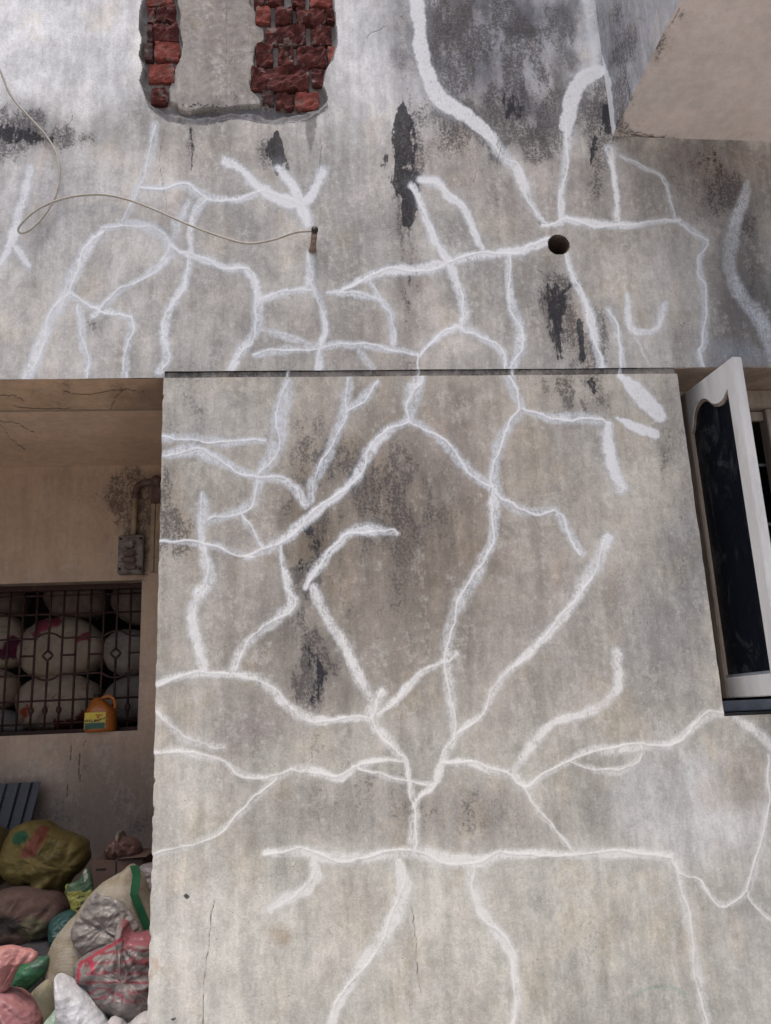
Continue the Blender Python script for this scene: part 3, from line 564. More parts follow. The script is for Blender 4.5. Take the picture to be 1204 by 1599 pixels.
def col_paint(p, P):
    p.color(330, 60, 40, 120, (.36, .335, .315), .5); stains(p, [(355,60,6,90,.5),(290,100,10,60,.3),(340,170,50,12,.5)])
    for pts in ([(355,-60),(354,0),(352,40),(353,75),(351,110),(352,150)], [(352,110),(362,95),(375,85),(390,76),(398,74)], [(352,110),(344,100),(337,88)], [(352,106),(358,92),(366,78)], [(382,38),(392,46),(398,62),(399,72)], [(390,76),(402,74)]): p.line(pts, .6, .8)
def col_disp(p, P, a, b):
    d = poly_dist(p.U, p.V, COLM, True)*.0027; ins = inside(p.U, p.V, COLM); d = np.where(ins, d, 0)
    n = (fbm(P[..., 0]*100+80, P[..., 2]*100, 3, 151, oct=4)-.5); P = P.copy(); P[..., 1] = .017+.033*(1-sstep(0, .007, d+n*.006))+n*.004; return P
sheet('concrete_column', facade, M['wall'], np.arange(-.62, .02, .0038), np.arange(3.62, 4.60, .0038), lambda a, b: (a, a*0, b), keep=lambda a, b, U, V: inside(U, V, COLM) | (poly_dist(U, V, COLM, True) < 2), paint=col_paint, disp=col_disp, base=(.325, .305, .29))
BR = [(145,20,185,95,0),(190,15,280,90,0),(145,-50,270,10,1),(145,105,175,185,2),(178,97,292,180,0),(135,195,178,272,2),(182,190,300,272,1),(150,290,275,372,1),(160,405,243,475,0),
 (650,-40,700,18,0),(708,-50,790,8,0),(830,-60,892,24,0),(912,-60,1018,20,1),(662,20,728,98,1),(752,15,832,98,0),(852,30,987,105,0),(994,35,1028,95,0),
 (706,112,893,195,0),(920,108,1014,200,0),(662,200,739,295,0),(765,210,836,295,0),(853,210,987,300,0),(998,210,1036,292,1),(636,308,908,410,0),(925,315,985,390,0),
 (690,410,747,480,2),(755,425,836,500,0),(846,418,956,500,1),
 (145,-150,280,-62,0),(650,-150,760,-65,0),(775,-150,900,-75,0),(915,-150,1010,-70,0),(145,-250,280,-162,1),(655,-250,830,-162,0),(845,-250,1000,-160,0)]
for (x0, y0, x1, y1, kd) in BR:
    a0 = atY(*K(x0, y1), 0); a1 = atY(*K(x1, y0), 0); X0, Z0, X1, Z1 = a0[0]-.004, a0[2]-.0025, a1[0]+.004, a1[2]+.0025
    nx = max(5, int((X1-X0)/.010)); nz = max(6, int((Z1-Z0)/.010)); vs = []; fs = []; sd_ = random.uniform(0, 99); fr = random.uniform(.003, .012); tilt = random.uniform(-.12, .12)
    for j in range(nz+1):
        for i in range(nx+1):
            x = X0+(X1-X0)*i/nx; z = Z0+(Z1-Z0)*j/nz; ex = min(i, nx-i)/nx; ez = min(j, nz-j)/nz; e = (i in (0, nx))+(j in (0, nz))
            n = mnoise.fractal(Vector((x*22, z*22, sd_)), .8, 2.0, 4); n2 = mnoise.noise(Vector((x*60, z*60, sd_+5)))
            y = fr+tilt*(x-(X0+X1)/2)+n*.014*(1.4 if kd == 0 else .6)+n2*.004+e*.003
            sx = (1 if i == 0 else -1 if i == nx else 0)*(.002+abs(n2)*.009)*(1+.5*(e > 1)); sz = (1 if j == 0 else -1 if j == nz else 0)*(.0015+abs(n)*.008)*(1+.5*(e > 1))
            vs.append((x+sx, y, z+sz))
    for j in range(nz):
        for i in range(nx): k0 = j*(nx+1)+i; fs.append((k0, k0+1, k0+nx+2, k0+nx+1))
    ring = [i for i in range(nx+1)]+[j*(nx+1)+nx for j in range(1, nz+1)]+[nz*(nx+1)+i for i in range(nx-1, -1, -1)]+[j*(nx+1) for j in range(nz-1, 0, -1)]
    b0 = len(vs)
    for r_ in ring: vs.append((vs[r_][0], .05, vs[r_][2]))
    L = len(ring)
    for i in range(L): fs.append((ring[i], b0+i, b0+(i+1) % L, ring[(i+1) % L]))
    mesh('brick', vs, fs, M[('brickred', 'brickbright', 'brickdark')[kd]], facade)
# pebbles and rubble caught on the lower rim
vs = []; fs = []
for i in range(60):
    x = random.uniform(285, 425); y = 165+random.gauss(0, 3)+ (4 if x > 330 else 0); c = atY(x, y, .004); r = random.uniform(.002, .0065); b0 = len(vs)
    ico = [(0, 0, 1), (.9, 0, .3), (.3, .85, .3), (-.75, .5, .3), (-.7, -.5, .3), (.3, -.85, .3), (0, 0, -1)]
    for q in ico: vs.append(c+np.array(q)*r*random.uniform(.6, 1.3))
    for k in range(5): k2 = k % 5+1; k3 = (k+1) % 5+1; fs.append((b0, b0+k2, b0+k3)); fs.append((b0+6, b0+k3, b0+k2))
tag(mesh('rubble', vs, fs, M['cement'], facade), kind='stuff')
# round hole with its sleeve
vs = []; fs = []; N = 40
for j, (r, y) in enumerate([(.0435, .006), (.0425, .002), (.0395, .004), (.0385, .03), (.0385, .24), (.0, .24)]):
    for i in range(N):
        an = 2*math.pi*i/N; rr = r+(.0016*math.sin(3*an)+.0012*math.sin(7*an+1) if 0 < r else 0) + (.003 if r > .039 and -2.6 < an-math.pi*2 < -1.2 and False else 0)
        vs.append((HOLE[0]+rr*math.cos(an), y, HOLE[1]+rr*math.sin(an)))
for j in range(5):
    for i in range(N): fs.append((j*N+i, j*N+(i+1) % N, (j+1)*N+(i+1) % N, (j+1)*N+i))
M['hole'] = simple('bored_plaster', (.10, .075, .06), .95, .4, 60, 1, .004)
mesh('pipe_hole', vs, fs, M['hole'], facade, True)
# ------------------------------------------------------------------ beam, recess, rooms
def beam_paint(p, P):
    p.color(230, 620, 40, 60, (.20, .14, .11), .6); stains(p, [(60,598,160,14,.35),(40,638,110,12,.45),(200,602,80,14,.25),(120,616,70,14,.3),(225,625,40,16,.3)])
    for pts in ([(100,612),(130,616),(160,612),(195,608),(215,612)], [(0,618),(20,618),(40,625)], [(172,640),(180,622),(190,612)], [(20,634),(60,637),(110,638)]): p.line(pts, .8, 1.2)
sheet('lintel_beam', house, M['room'], axis(-3.2, XP+.01, -1.15, XP, .006, .1), np.arange(.0, .276, .006), lambda a, b: (a, b-.001, a*0+ZBL-.0005), paint=beam_paint, base=(.54, .39, .28), disp=lambda p, P, a, b: P-np.stack([P[..., 0]*0, P[..., 0]*0, (fbm(a*100+400, b*100, 8, 3)-.5)*.006], -1), flip=True)
core = box('beam_core', -3.2, 3.3, .27, .29, ZBL, 5.4, M['inner'], house)
box('pier_core', XP+.003, XW0-.003, -.002, 1.03, 0, ZPT-.004, M['inner'], house)
box('band_core', XP+.003, XW0-.003, .006, .27, ZPT-.004, ZB-.002, M['inner'], house)
box('wall_core', XW0-.003, 3.3, 0, .26, 0, ZW-.004, M['inner'], house)
box('wall_core', XW1+.003, 3.3, 0, .26, ZW-.004, ZB-.001, M['inner'], house)
box('window_head', XW0-.003, XW1+.003, .002, .30, ZB-.004, ZB+.1, M['inner'], house)
ZC = 2.705; YB = 1.03
def ceil_paint(p, P):
    p.color(240, 690, 60, 60, (.50, .36, .28), .6); stains(p, [(170,690,20,8,.3),(60,715,80,8,.25)]); p.crack *= 0
    for pts in ([(-30,652),(0,657),(30,662),(40,668),(55,676)], [(-20,650),(5,668),(15,684),(30,695),(40,703)], [(34,664),(38,670)]): p.line(pts, .8, 1.1)
sheet('recess_ceiling', house, M['room'], axis(-3.2, XP+.01, -1.4, XP, .0065, .1), np.arange(.27, YB+.01, .0065), lambda a, b: (a, b, a*0+ZC), paint=ceil_paint, base=(.66, .50, .385), flip=True)
box('ceiling_slab', -3.2, XP, .28, 1.3, ZC+.004, ZC+.12, M['inner'], house)
GX1, GZ0, GZ1 = -.757, 1.556, 2.186
def back_paint(p, P):
    v = p.V; p.color(110, 1280, 260, 130, (.21, .175, .15), .9); p.color(60, 1190, 60, 40, (.50, .40, .32), .5); p.color(240, 780, 30, 60, (.36, .25, .19), .6)  # lower wall darkened: shade of the recess painted into the tint
    stains(p, [(200,800,18,50,1.0),(215,770,16,40,.9),(230,840,14,60,.9),(185,820,20,40,.6),(120,1190,20,60,.35),(30,1260,70,40,.6),(190,1290,70,30,.7),(60,790,60,40,.25),(150,770,80,30,.3),(205,905,40,12,.5)])
    for pts in ([(134,1152),(130,1165)], [(125,1175),(124,1200),(122,1215)], [(107,1225),(104,1245)], [(110,1165),(111,1185)], [(125,1210),(124,1225)], [(238,800),(237,850),(235,890)]): p.line(pts, .9, 1.2)
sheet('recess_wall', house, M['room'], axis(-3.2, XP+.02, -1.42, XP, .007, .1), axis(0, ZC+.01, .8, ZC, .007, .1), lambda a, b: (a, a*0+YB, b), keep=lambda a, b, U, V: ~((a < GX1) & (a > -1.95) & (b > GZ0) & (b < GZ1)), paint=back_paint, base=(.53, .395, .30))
box('window_reveal', GX1, GX1+.02, YB+.002, YB+.2, GZ0-.02, GZ1+.02, M['inner'], house); box('window_reveal', -1.97, GX1, YB+.003, YB+.2, GZ1, GZ1+.02, M['inner'], house)
box('window_reveal', -1.97, -1.95, YB+.002, YB+.2, GZ0-.02, GZ1+.02, M['inner'], house)
sill = box('window_sill', -1.97, GX1+.01, YB+.002, YB+.2, GZ0-.03, GZ0, M['inner'], house)
box('unseen_end_wall', -3.2, -1.95, .004, 1.1, 0, ZBL-.003, M['cement'], house)  # out of view, set close in to keep light out of the recess
def shell(name, x0, x1, y0, y1, z0, z1, mat):   # store room or inner room: floor, ceiling and three walls in one mesh
    vs = [(x, y, z) for x in (x0, x1) for y in (y0, y1) for z in (z0, z1)]
    mesh(name, vs, [(0, 1, 3, 2), (4, 6, 7, 5), (2, 3, 7, 6), (0, 2, 6, 4), (1, 5, 7, 3)], mat, house)
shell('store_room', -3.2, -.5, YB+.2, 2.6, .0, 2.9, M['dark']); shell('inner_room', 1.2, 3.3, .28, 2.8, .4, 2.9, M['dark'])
box('recess_platform', -3.2, XP, -.02, YB, 0, .47, M['ground'], house)
# ------------------------------------------------------------------ balcony
def side_paint(p, P):
    cloud(p, np.ones(p.U.shape), .6, 1.5, 851, 14, 40)
    p.color(1000, 20, 90, 90, (.36, .37, .41), .7); p.color(960, 90, 30, 80, (.26, .27, .31), .7); p.color(1010, 60, 25, 120, (.47, .48, .52), .6)
    stains(p, [(975,170,20,40,1.3),(960,60,16,80,.6),(985,90,14,60,.7),(1000,20,40,60,.4)]); p.tar([(980,175,10),(966,200,8)], .9)
    p.brush(0, [(938,90,10),(943,120,18),(950,160,16),(957,195,9),(958,208,4)], .85, 0, True)
sheet('balcony_side_wall', house, M['balcony'], np.arange(0, -.93, -.005), np.r_[np.arange(ZS, 4.55, .005), np.arange(4.6, 4.9, .05)], lambda a, b: (a*0+XB, a+.001, b), paint=side_paint, base=(.33, .335, .365), flip=True)
def soffit_paint(p, P):
    for q in ([(1040,10,6),(1030,40,8),(1008,85,5)], [(1000,100,4),(985,130,5),(968,160,4)]): p.tar(q, .38)
    stains(p, [(1060,15,12,20,.9),(1030,60,14,40,.6),(1015,110,18,20,.8),(985,160,18,20,.8),(975,190,20,20,.9),(1000,210,40,8,1.1),(1080,218,80,4,.9),(1140,120,90,60,.06),(1040,90,12,60,.4)])
    for pts in ([(985,210),(1010,214),(1040,217),(1060,219),(1100,222),(1150,224)],): p.line(pts, 1.0, 1.8)
    for pts in ([(1062,10),(1056,25),(1045,42)], [(1040,80),(1034,92)], [(985,206),(1000,208),(1012,212)]): p.line(pts, .7, 1.5)
sheet('balcony_soffit', house, M['soffit'], axis(XB, 3.3, XB, 1.95, .006, .1), np.arange(.01, -.94, -.006), lambda a, b: (a, b, a*0+ZS+np.clip(-.02*(a-XB), -.02, 0)*np.exp(b*3)), paint=soffit_paint, base=(.68, .62, .60), flip=False)
box('balcony_slab', XB+.004, 3.3, -.925, .2, ZS+.006, 4.88, M['inner'], house)
# ------------------------------------------------------------------ casement window with one leaf swung open
win = tag(bpy.data.objects.new('casement_window', None)); col.objects.link(win); win.parent = house
FY0, FY1 = .20, .27
box('window_frame', XW0, XW0+.07, FY0, FY1, ZW+.01, ZB-.006, M['framewood'], win, .004); box('window_frame', XW0+.07, XW1, FY0, FY1, 2.625, ZB-.006, M['framewood'], win, .004)
box('window_frame', XW0+.07, XW1, FY0+.002, FY1, ZW+.012, 1.568, M['sillgrey'], win, .003); box('window_frame', XW1-.07, XW1, FY0, FY1, ZW+.01, 2.62, M['framewood'], win, .004)
box('mullion', 1.685, 1.74, FY0+.01, FY1-.003, 1.568, 2.623, M['framewood'], win, .003)
box('sill_board', XW0-.002, XW1+.002, .004, FY1, ZW-.006, ZW+.009, M['black'], win)
box('window_frame', XW0+.072, 1.684, FY0+.03, FY0+.05, 2.585, 2.62, M['framewood'], win, .002)
for z in (2.43, 2.2, 1.97, 1.75): tube('window_bar', [(1.33, .30, z), (2.28, .30, z)], .006, M['sillgrey'], win)
for x in (1.45, 1.6, 1.78, 1.95, 2.1): tube('window_bar', [(x, .312, 1.5), (x, .312, 2.72)], .006, M['iron'], win)
# leaf: plane through hinge, direction LD; u along the leaf, n across its thickness
H0 = np.array([1.33, .21]); LD = np.array([.085, -.996]); LD /= np.linalg.norm(LD); LN = np.array([-LD[1], LD[0]])   # LN points to +X (outer side)
def lp(u, n, z): q = H0+LD*u+LN*n; return (q[0], q[1], z)
def slab(name, pts, n0, n1, mat, bev=.003):     # pts = outline in (u,z), counter-clockwise
    k = len(pts); vs = [lp(u, n0, z) for u, z in pts]+[lp(u, n1, z) for u, z in pts]
    fs = [tuple(range(k)), tuple(range(2*k-1, k-1, -1))]+[(i, k+i, k+(i+1) % k, (i+1) % k) for i in range(k)]
    o = mesh(name, vs, fs, mat, win)
    if bev:
        bm = bmesh.new(); bm.from_mesh(o.data); bmesh.ops.recalc_face_normals(bm, faces=bm.faces); bmesh.ops.bevel(bm, geom=[e for e in bm.edges if e.calc_face_angle(0) > .5], offset=bev, segments=2, affect='EDGES'); bm.to_mesh(o.data); bm.free()
    return o
UL, UR, TK = .036, .397, .034
slab('leaf_stile', [(UR-.055, 1.575), (UR, 1.575), (UR, 2.655), (UR-.055, 2.655)], 0, TK, M['whitewood'])
slab('leaf_stile', [(UL, 1.575), (UL+.056, 1.575), (UL+.056, 2.655), (UL, 2.655)], .001, TK-.001, M['framewood'])
slab('leaf_rail', [(UL+.056, 1.575), (UR-.055, 1.575), (UR-.055, 1.641), (UL+.056, 1.641)], .002, TK-.002, M['whitewood'])
wave = smooth_path([(UL+.056, 2.505), (.105, 2.520), (.120, 2.555), (.145, 2.583), (.180, 2.592), (.215, 2.580), (.245, 2.552), (.275, 2.540), (.305, 2.542), (UR-.055, 2.566)], 4)
slab('leaf_rail', [(p_[0], p_[1]) for p_ in wave]+[(UR-.055, 2.654), (UL+.056, 2.654)], .002, TK-.002, M['whitewood'], 0)
wave2 = [(p_[0], p_[1]) for p_ in wave]
for dz, n0, dd in ((.010, -.0035, .0075),):   # moulding that follows the wavy lower edge
    slab('rail_moulding', [(u, z-.010) for u, z in wave2]+[(u, z+.003) for u, z in wave2[::-1]], .007, TK-.010, M['framewood'], 0)
slab('rail_moulding', [(UL+.056, 1.641), (UR-.055, 1.641), (UR-.055, 1.650), (UL+.056, 1.650)], .006, TK-.006, M['sillgrey'], 0)
slab('glass_pane', [(UL+.05, 1.635), (UR-.05, 1.635), (UR-.05, 2.63), (UL+.05, 2.63)], .014, .019, M['glass'], 0)
# ------------------------------------------------------------------ barred window of the store room
gw = tag(bpy.data.objects.new('barred_window', None)); col.objects.link(gw); gw.parent = house
GY = YB+.09
def gp(x, y, Y=GY): return atY(x, y, Y)
x75 = gp(75, 1022)[0]; pitch = (gp(181, 1020)[0]-gp(75, 1022)[0])/5
zt, zb = GZ1-.002, GZ0+.005
zr = {k: gp(75, y)[2] for k, y in dict(h1=930, h2=959, a=997, c=1024, b=1054, h3=1094, bot=1130).items()}
for i in range(-9, 8):
    x = x75+i*pitch
    if x > GX1-.01: continue
    cuts = [] 
    ctr = (i % 5 == 0)
    if ctr: tube('window_bar', [(x, GY, zr['c']+.02), (x, GY, zt)], .0052, M['iron'], gw, 6); tube('window_bar', [(x, GY, zb), (x, GY, zr['c']-.02)], .0052, M['iron'], gw, 6)
    else: tube('window_bar', [(x, GY, zb), (x, GY, zt)], .0052, M['iron'], gw, 6)
    if i % 5 in (0, 1, 4):     # cast knob low on the bar
        z0 = gp(75, 1109)[2]; tube('bar_knob', [(x, GY, z0-.016), (x, GY, z0-.006), (x, GY, z0+.006), (x, GY, z0+.016)], [.006, .012, .012, .006], M['iron'], gw, 6)
xl, xr = x75-9.5*pitch, GX1-.002
for k in ('h1', 'h2', 'h3', 'bot'): tube('window_bar', [(xl, GY+.008, zr[k]), (xr, GY+.008, zr[k])], .0045, M['iron'], gw, 6)
for c in (-10, -5, 0, 5):
    xc = x75+c*pitch
    for sgn, k in ((1, 'a'), (-1, 'b')):
        zz = zr[k]; rise = abs(gp(75, 989)[2]-gp(75, 997)[2])*sgn
        pts = [(xc-3*pitch, GY-.006, zz), (xc-2*pitch, GY-.006, zz), (xc-pitch*1.05, GY-.006, zz), (xc-pitch*.5, GY-.006, zz+rise*.75), (xc, GY-.006, zz+rise), (xc+pitch*.5, GY-.006, zz+rise*.75), (xc+pitch*1.05, GY-.006, zz), (xc+2*pitch, GY-.006, zz)]
        pts = [p for p in pts if p[0] < xr+.01]
        if len(pts) > 2: tube('scroll_bar', smooth_path(pts, 5), .0045, M['iron'], gw, 6)
    for s in (-1, 1):
        if xc+s*1.9*pitch < xr+.03: tube('window_bar', [(xc+s*pitch, GY-.006, zr['c']), (min(xc+s*2*pitch, xr), GY-.006, zr['c'])], .0045, M['iron'], gw, 6)
    if xc < xr:
        d = .021; zc = zr['c']; tube('bar_rosette', [(xc, GY-.004, zc+d), (xc+d*.55, GY-.004, zc+d*.55), (xc+d, GY-.004, zc), (xc+d*.55, GY-.004, zc-d*.55), (xc, GY-.004, zc-d), (xc-d*.55, GY-.004, zc-d*.55), (xc-d, GY-.004, zc), (xc-d*.55, GY-.004, zc+d*.55), (xc, GY-.004, zc+d)], .0055, M['iron'], gw, 6)
box('grille_frame', -1.95, GX1, GY-.02, GY+.02, GZ1-.022, GZ1, M['iron'], gw); box('grille_frame', -1.95, GX1, GY-.015, GY+.015, GZ0+.001, GZ0+.016, M['iron'], gw); box('grille_frame', GX1-.012, GX1, GY-.015, GY+.015, GZ0+.016, GZ1-.022, M['iron'], gw)
# ------------------------------------------------------------------ bags and sacks
def bag(name, label, cat, outline, Y, T, color, mat, wr=.012, fs_=14, knot=None, folds=9, fa=.0, back=None, nth=150, nr=40, crum=.75, cw=.9, box_=.75, group=None, seed=None, squash=1.0):
    """a stuffed bag: outline as seen, real thickness T in front of and behind its middle plane Y, creased"""
    n = len(outline); pts = [np.array(p, float) for p in outline]
    P = []
    for i in range(n):
        a, b, c, d = pts[i-1], pts[i], pts[(i+1) % n], pts[(i+2) % n]
        for j in range(8):
            t = j/8; P.append(.5*((2*b)+(-a+c)*t+(2*a-5*b+4*c-d)*t*t+(-a+3*b-3*c+d)*t**3))
    W = np.array([atY(p[0], p[1], Y) for p in P]); L = np.r_[0, np.cumsum(np.linalg.norm(np.diff(np.vstack([W, W[:1]]), axis=0), axis=1))]
    s = np.linspace(0, L[-1], nth, endpoint=False); WW = np.vstack([W, W[:1]]); W = np.stack([np.interp(s, L, WW[:, k]) for k in range(3)], 1)
    C = W.mean(0); T2 = back or T; sd = seed if seed is not None else random.uniform(0, 50)
    kn = atY(knot[0], knot[1], Y) if knot else None
    vs = []; 
    for j in range(nr+1):
        t = math.pi*j/nr; r = math.sin(t)**.85 if 0 < j < nr else 0; cy = math.cos(t); y = -abs(cy)**box_*(T if cy > 0 else -T2)*(1 if cy > 0 else 1)
        if cy < 0: y = abs(cy)**box_*T2
        for k in range(nth):
            p = C+(W[k]-C)*r; p = p.copy(); p[1] = Y+y
            q = Vector(p)*fs_+Vector((sd, sd*2, 0)); nn = mnoise.ridged_multi_fractal(q*.5, .75, 2.2, 5, 1.0, 2.0)-1.1; n3 = mnoise.noise(q*.4)
            vd = mnoise.voronoi(q*crum, distance_metric='DISTANCE')[0]; d = (nn*.55*wr+n3*wr)+(min(vd[1]-vd[0], .8)-.3)*wr*cw
            if kn is not None:
                an = math.atan2(p[2]-kn[2], p[0]-kn[0]); rr = math.hypot(p[2]-kn[2], p[0]-kn[0])
                d += fa*(abs(math.sin(an*folds*.5+mnoise.noise(Vector((an*2, sd, 0)))*2))-.5)*min(1, rr/.04)*math.exp(-rr/.25)
            dirn = np.array([(W[k]-C)[0]*.4*r, -cy, (W[k]-C)[2]*.4*r]); p = p+np.array([dirn[0]*d*4, -cy*d if cy > 0 else -cy*d, dirn[2]*d*4])*1.0
            if cy > 0: p[1] -= 0
            vs.append(p)
    vs = np.array(vs); fs = []
    for j in range(nr):
        for k in range(nth):
            k2 = (k+1) % nth; fs.append((j*nth+k, j*nth+k2, (j+1)*nth+k2, (j+1)*nth+k))
    U, V = project(vs)
    if callable(color): cc = color(U, V)
    else: cc = np.tile(np.array(color, float), (len(vs), 1))
    base = (C[0], Y, vs[:, 2].min())
    me = bpy.data.meshes.new(name); me.from_pydata([tuple(v-np.array(base)) for v in vs], [], fs); me.update(); me.polygons.foreach_set('use_smooth', [True]*len(me.polygons))
    bm = bmesh.new(); bm.from_mesh(me); bmesh.ops.remove_doubles(bm, verts=bm.verts, dist=1e-6); 
    bm.to_mesh(me); bm.free()
    bb = np.array([v.co[:] for v in me.vertices])+np.array(base); U, V = project(bb)
    cc = color(U, V) if callable(color) else np.tile(np.array(color, float), (len(bb), 1))
    a = me.attributes.new('tint', 'FLOAT_COLOR', 'POINT'); c4 = np.ones((len(bb), 4), np.float32); c4[:, :3] = cc; a.data.foreach_set('color', c4.ravel())
    o = link(name, me, mat); o.location = base; tag(o, label, cat, group); return o
def spots(base, *sp):
    def f(U, V):
        c = np.tile(np.array(base, float), (len(U), 1)); u = U+(fbm(U, V, 12, 5)-.5)*8; v = V+(fbm(U, V, 12, 15)-.5)*8
        for (poly, colr) in sp:
            m = inside(u, v, poly); c[m] = colr
        return c
    return f
E = lambda cx, cy, rx, ry, n=12, rot=0.0: [(cx+rx*math.cos(2*math.pi*i/n)*math.cos(rot)-ry*math.sin(2*math.pi*i/n)*math.sin(rot), cy+rx*math.cos(2*math.pi*i/n)*math.sin(rot)+ry*math.sin(2*math.pi*i/n)*math.cos(rot)) for i in range(n)]
CRE = (.46, .375, .295); G1 = 'stuffed sacks stacked behind the barred window'
kk = dict(group=G1, nth=110, nr=30)
bag('sack', 'large cream sack with pink print along its top, behind the middle of the bars', 'sack', [(30,1015),(45,985),(75,968),(120,966),(155,985),(168,1015),(150,1045),(100,1062),(55,1058),(35,1040)], 1.42, .16, spots(CRE, ([(48,990),(60,970),(95,962),(95,975),(66,988),(52,1000)], (.30, .06, .09)), ([(118,992),(142,988),(142,1002),(118,1004)], (.28, .05, .07))), M['sack'], .02, 12, (75, 1010), 15, .018, **kk)
bag('sack', 'cream sack with red marks lying low behind the bars beside the orange jug', 'sack', [(28,1092),(45,1066),(85,1054),(125,1056),(155,1072),(162,1100),(150,1128),(100,1140),(45,1138),(32,1115)], 1.38, .15, spots((.46, .375, .295), ([(32,1108),(44,1098),(44,1118),(34,1126)], (.36, .07, .035)), ([(85,1124),(118,1124),(130,1106),(142,1118),(140,1140),(85,1140)], (.17, .03, .025))), M['sack'], .02, 12, (110, 1075), 13, .02, **kk)
bag('sack', 'sack with a deep magenta patch at the left edge behind the bars', 'sack', [(-60,1000),(-35,968),(0,958),(30,968),(42,1000),(32,1035),(0,1048),(-40,1045)], 1.40, .15, spots(CRE, ([(12,992),(22,990),(34,1000),(34,1028),(8,1030),(-60,1032),(-60,1015),(5,1012)], (.12, .02, .06))), M['sack'], .018, 12, (-10, 990), 13, .015, **kk)
bag('sack', 'plain cream sack at the lower left corner behind the bars', 'sack', [(-50,1075),(-30,1050),(0,1044),(25,1058),(30,1085),(12,1105),(-20,1110),(-45,1100)], 1.36, .13, CRE, M['sack'], .016, 12, None, **kk)
bag('sack', 'plain grey sack lying under the others at the far lower left', 'sack', [(-60,1125),(-30,1108),(10,1108),(32,1120),(40,1142),(0,1150),(-50,1150)], 1.34, .12, (.30, .28, .28), M['sack'], .016, 12, None, **kk)
bag('sack', 'round cream sack behind the diamond rosette on the right', 'sack', [(162,1020),(172,995),(195,984),(225,988),(240,1015),(232,1045),(205,1058),(175,1048)], 1.40, .14, (.33, .29, .255), M['sack'], .016, 12, (192, 1010), 11, .012, **kk)
bag('sack', 'grey-cream sack low in the right corner behind the bars', 'sack', [(160,1095),(178,1068),(205,1056),(235,1060),(245,1090),(235,1120),(195,1130),(168,1120)], 1.38, .14, (.27, .24, .215), M['sack'], .016, 12, None, **kk)
bag('sack', 'brownish sack in the top row behind the bars, left of the dark gap', 'sack', [(-50,935),(-30,905),(10,898),(38,910),(44,938),(35,962),(0,968),(-40,962)], 1.46, .15, (.20, .16, .14), M['sack'], .018, 12, None, **kk)
bag('sack', 'wide brownish sack in the middle of the top row behind the bars', 'sack', [(72,935),(85,905),(120,893),(155,900),(172,925),(165,955),(130,970),(90,965)], 1.46, .15, (.22, .175, .15), M['sack'], .018, 14, (120, 900), 17, .02, **kk)
bag('sack', 'brown creased sack in the upper right corner behind the bars', 'sack', [(176,935),(190,905),(220,895),(245,915),(245,950),(225,978),(195,972),(180,955)], 1.44, .14, (.20, .16, .14), M['sack'], .018, 14, None, **kk)
# jug on the sill
jug = empty('jug', 'orange plastic oil jug with a printed yellow label on the barred window sill', 'jug', tuple(atY(157, 1141, YB+.03)*np.array([1, 1, 0])+np.array([0, 0, GZ0])))
jb = atY(157, 1140, YB+.03); jw = (atY(181, 1130, YB+.03)[0]-atY(131, 1130, YB+.03)[0])/2; jh = atY(157, 1088, YB+.03)[2]-GZ0
def rrect(cx, cy, z, hx, hy, n=28, p=3.2):
    out = []
    for i in range(n):
        a = 2*math.pi*i/n; c, s_ = math.cos(a), math.sin(a); out.append((cx+hx*abs(c)**(2/p)*(1 if c > 0 else -1), cy+hy*abs(s_)**(2/p)*(1 if s_ > 0 else -1), z))
    return out
def loft(name, secs, mat, parent, smooth=True):
    n = len(secs[0]); vs = [v for s_ in secs for v in s_]; fs = []
    for j in range(len(secs)-1):
        for i in range(n): i2 = (i+1) % n; fs.append((j*n+i, j*n+i2, (j+1)*n+i2, (j+1)*n+i))
    fs.append(tuple(range(n-1, -1, -1))); fs.append(tuple((len(secs)-1)*n+i for i in range(n))); return mesh(name, vs, fs, mat, parent, smooth)
jx, jy = jb[0], YB+.03; z0 = GZ0+.001; hy = .055
loft('body', [rrect(jx, jy, z0, jw*.9, hy*.88), rrect(jx, jy, z0+.01, jw, hy), rrect(jx, jy, z0+jh*.40, jw*.98, hy), rrect(jx, jy, z0+jh*.62, jw*.86, hy*.96), rrect(jx-.008, jy, z0+jh*.80, jw*.56, hy*.7), rrect(jx-.014, jy, z0+jh*.90, jw*.34, hy*.45), rrect(jx-.018, jy, z0+jh*.97, jw*.22, hy*.35)], M['jug'], jug)
loft('cap', [rrect(jx-.018, jy, z0+jh*.972, jw*.24, hy*.38, 20, 2), rrect(jx-.018, jy, z0+jh*1.07, jw*.24, hy*.38, 20, 2)], M['black'], jug)
tube('handle', smooth_path([(jx-.01, jy, z0+jh*.92), (jx+jw*.45, jy, z0+jh*1.0), (jx+jw*.80, jy, z0+jh*.86), (jx+jw*.86, jy, z0+jh*.62)], 5), .008, M['jug'], jug)
lv = []; lf = []; lc = []; nu, nv = 30, 20
for j in range(nv+1):
    for i in range(nu+1):
        u = i/nu; v = j/nv; lv.append((jx-jw*.80+jw*1.30*u, jy-hy-.0025, z0+.012+jh*.46*v))
        c = (.72, .55, .08) if v > .55 else (.62, .48, .10)
        if v < .40 and abs(u-.5) < .47: c = (.05, .12, .09)
        if .44 < v < .56 and (u < .35 or .45 < u < .75) and (i % 3): c = (.05, .05, .03)
        if abs(v-(.30+.35*u)) < .035 and u > .35: c = (.04, .07, .03)
        if .62 < v < .80 and .58 < u < .72: c = (.55, .14, .10)
        if .78 < v < .86 and .5 < u < .9 and i % 2: c = (.15, .05, .03)
        lc.append(c)
for j in range(nv):
    for i in range(nu): k0 = j*(nu+1)+i; lf.append((k0, k0+1, k0+nu+2, k0+nu+1))
mesh('label', lv, lf, M['label'], jug, attrs=np.array(lc))
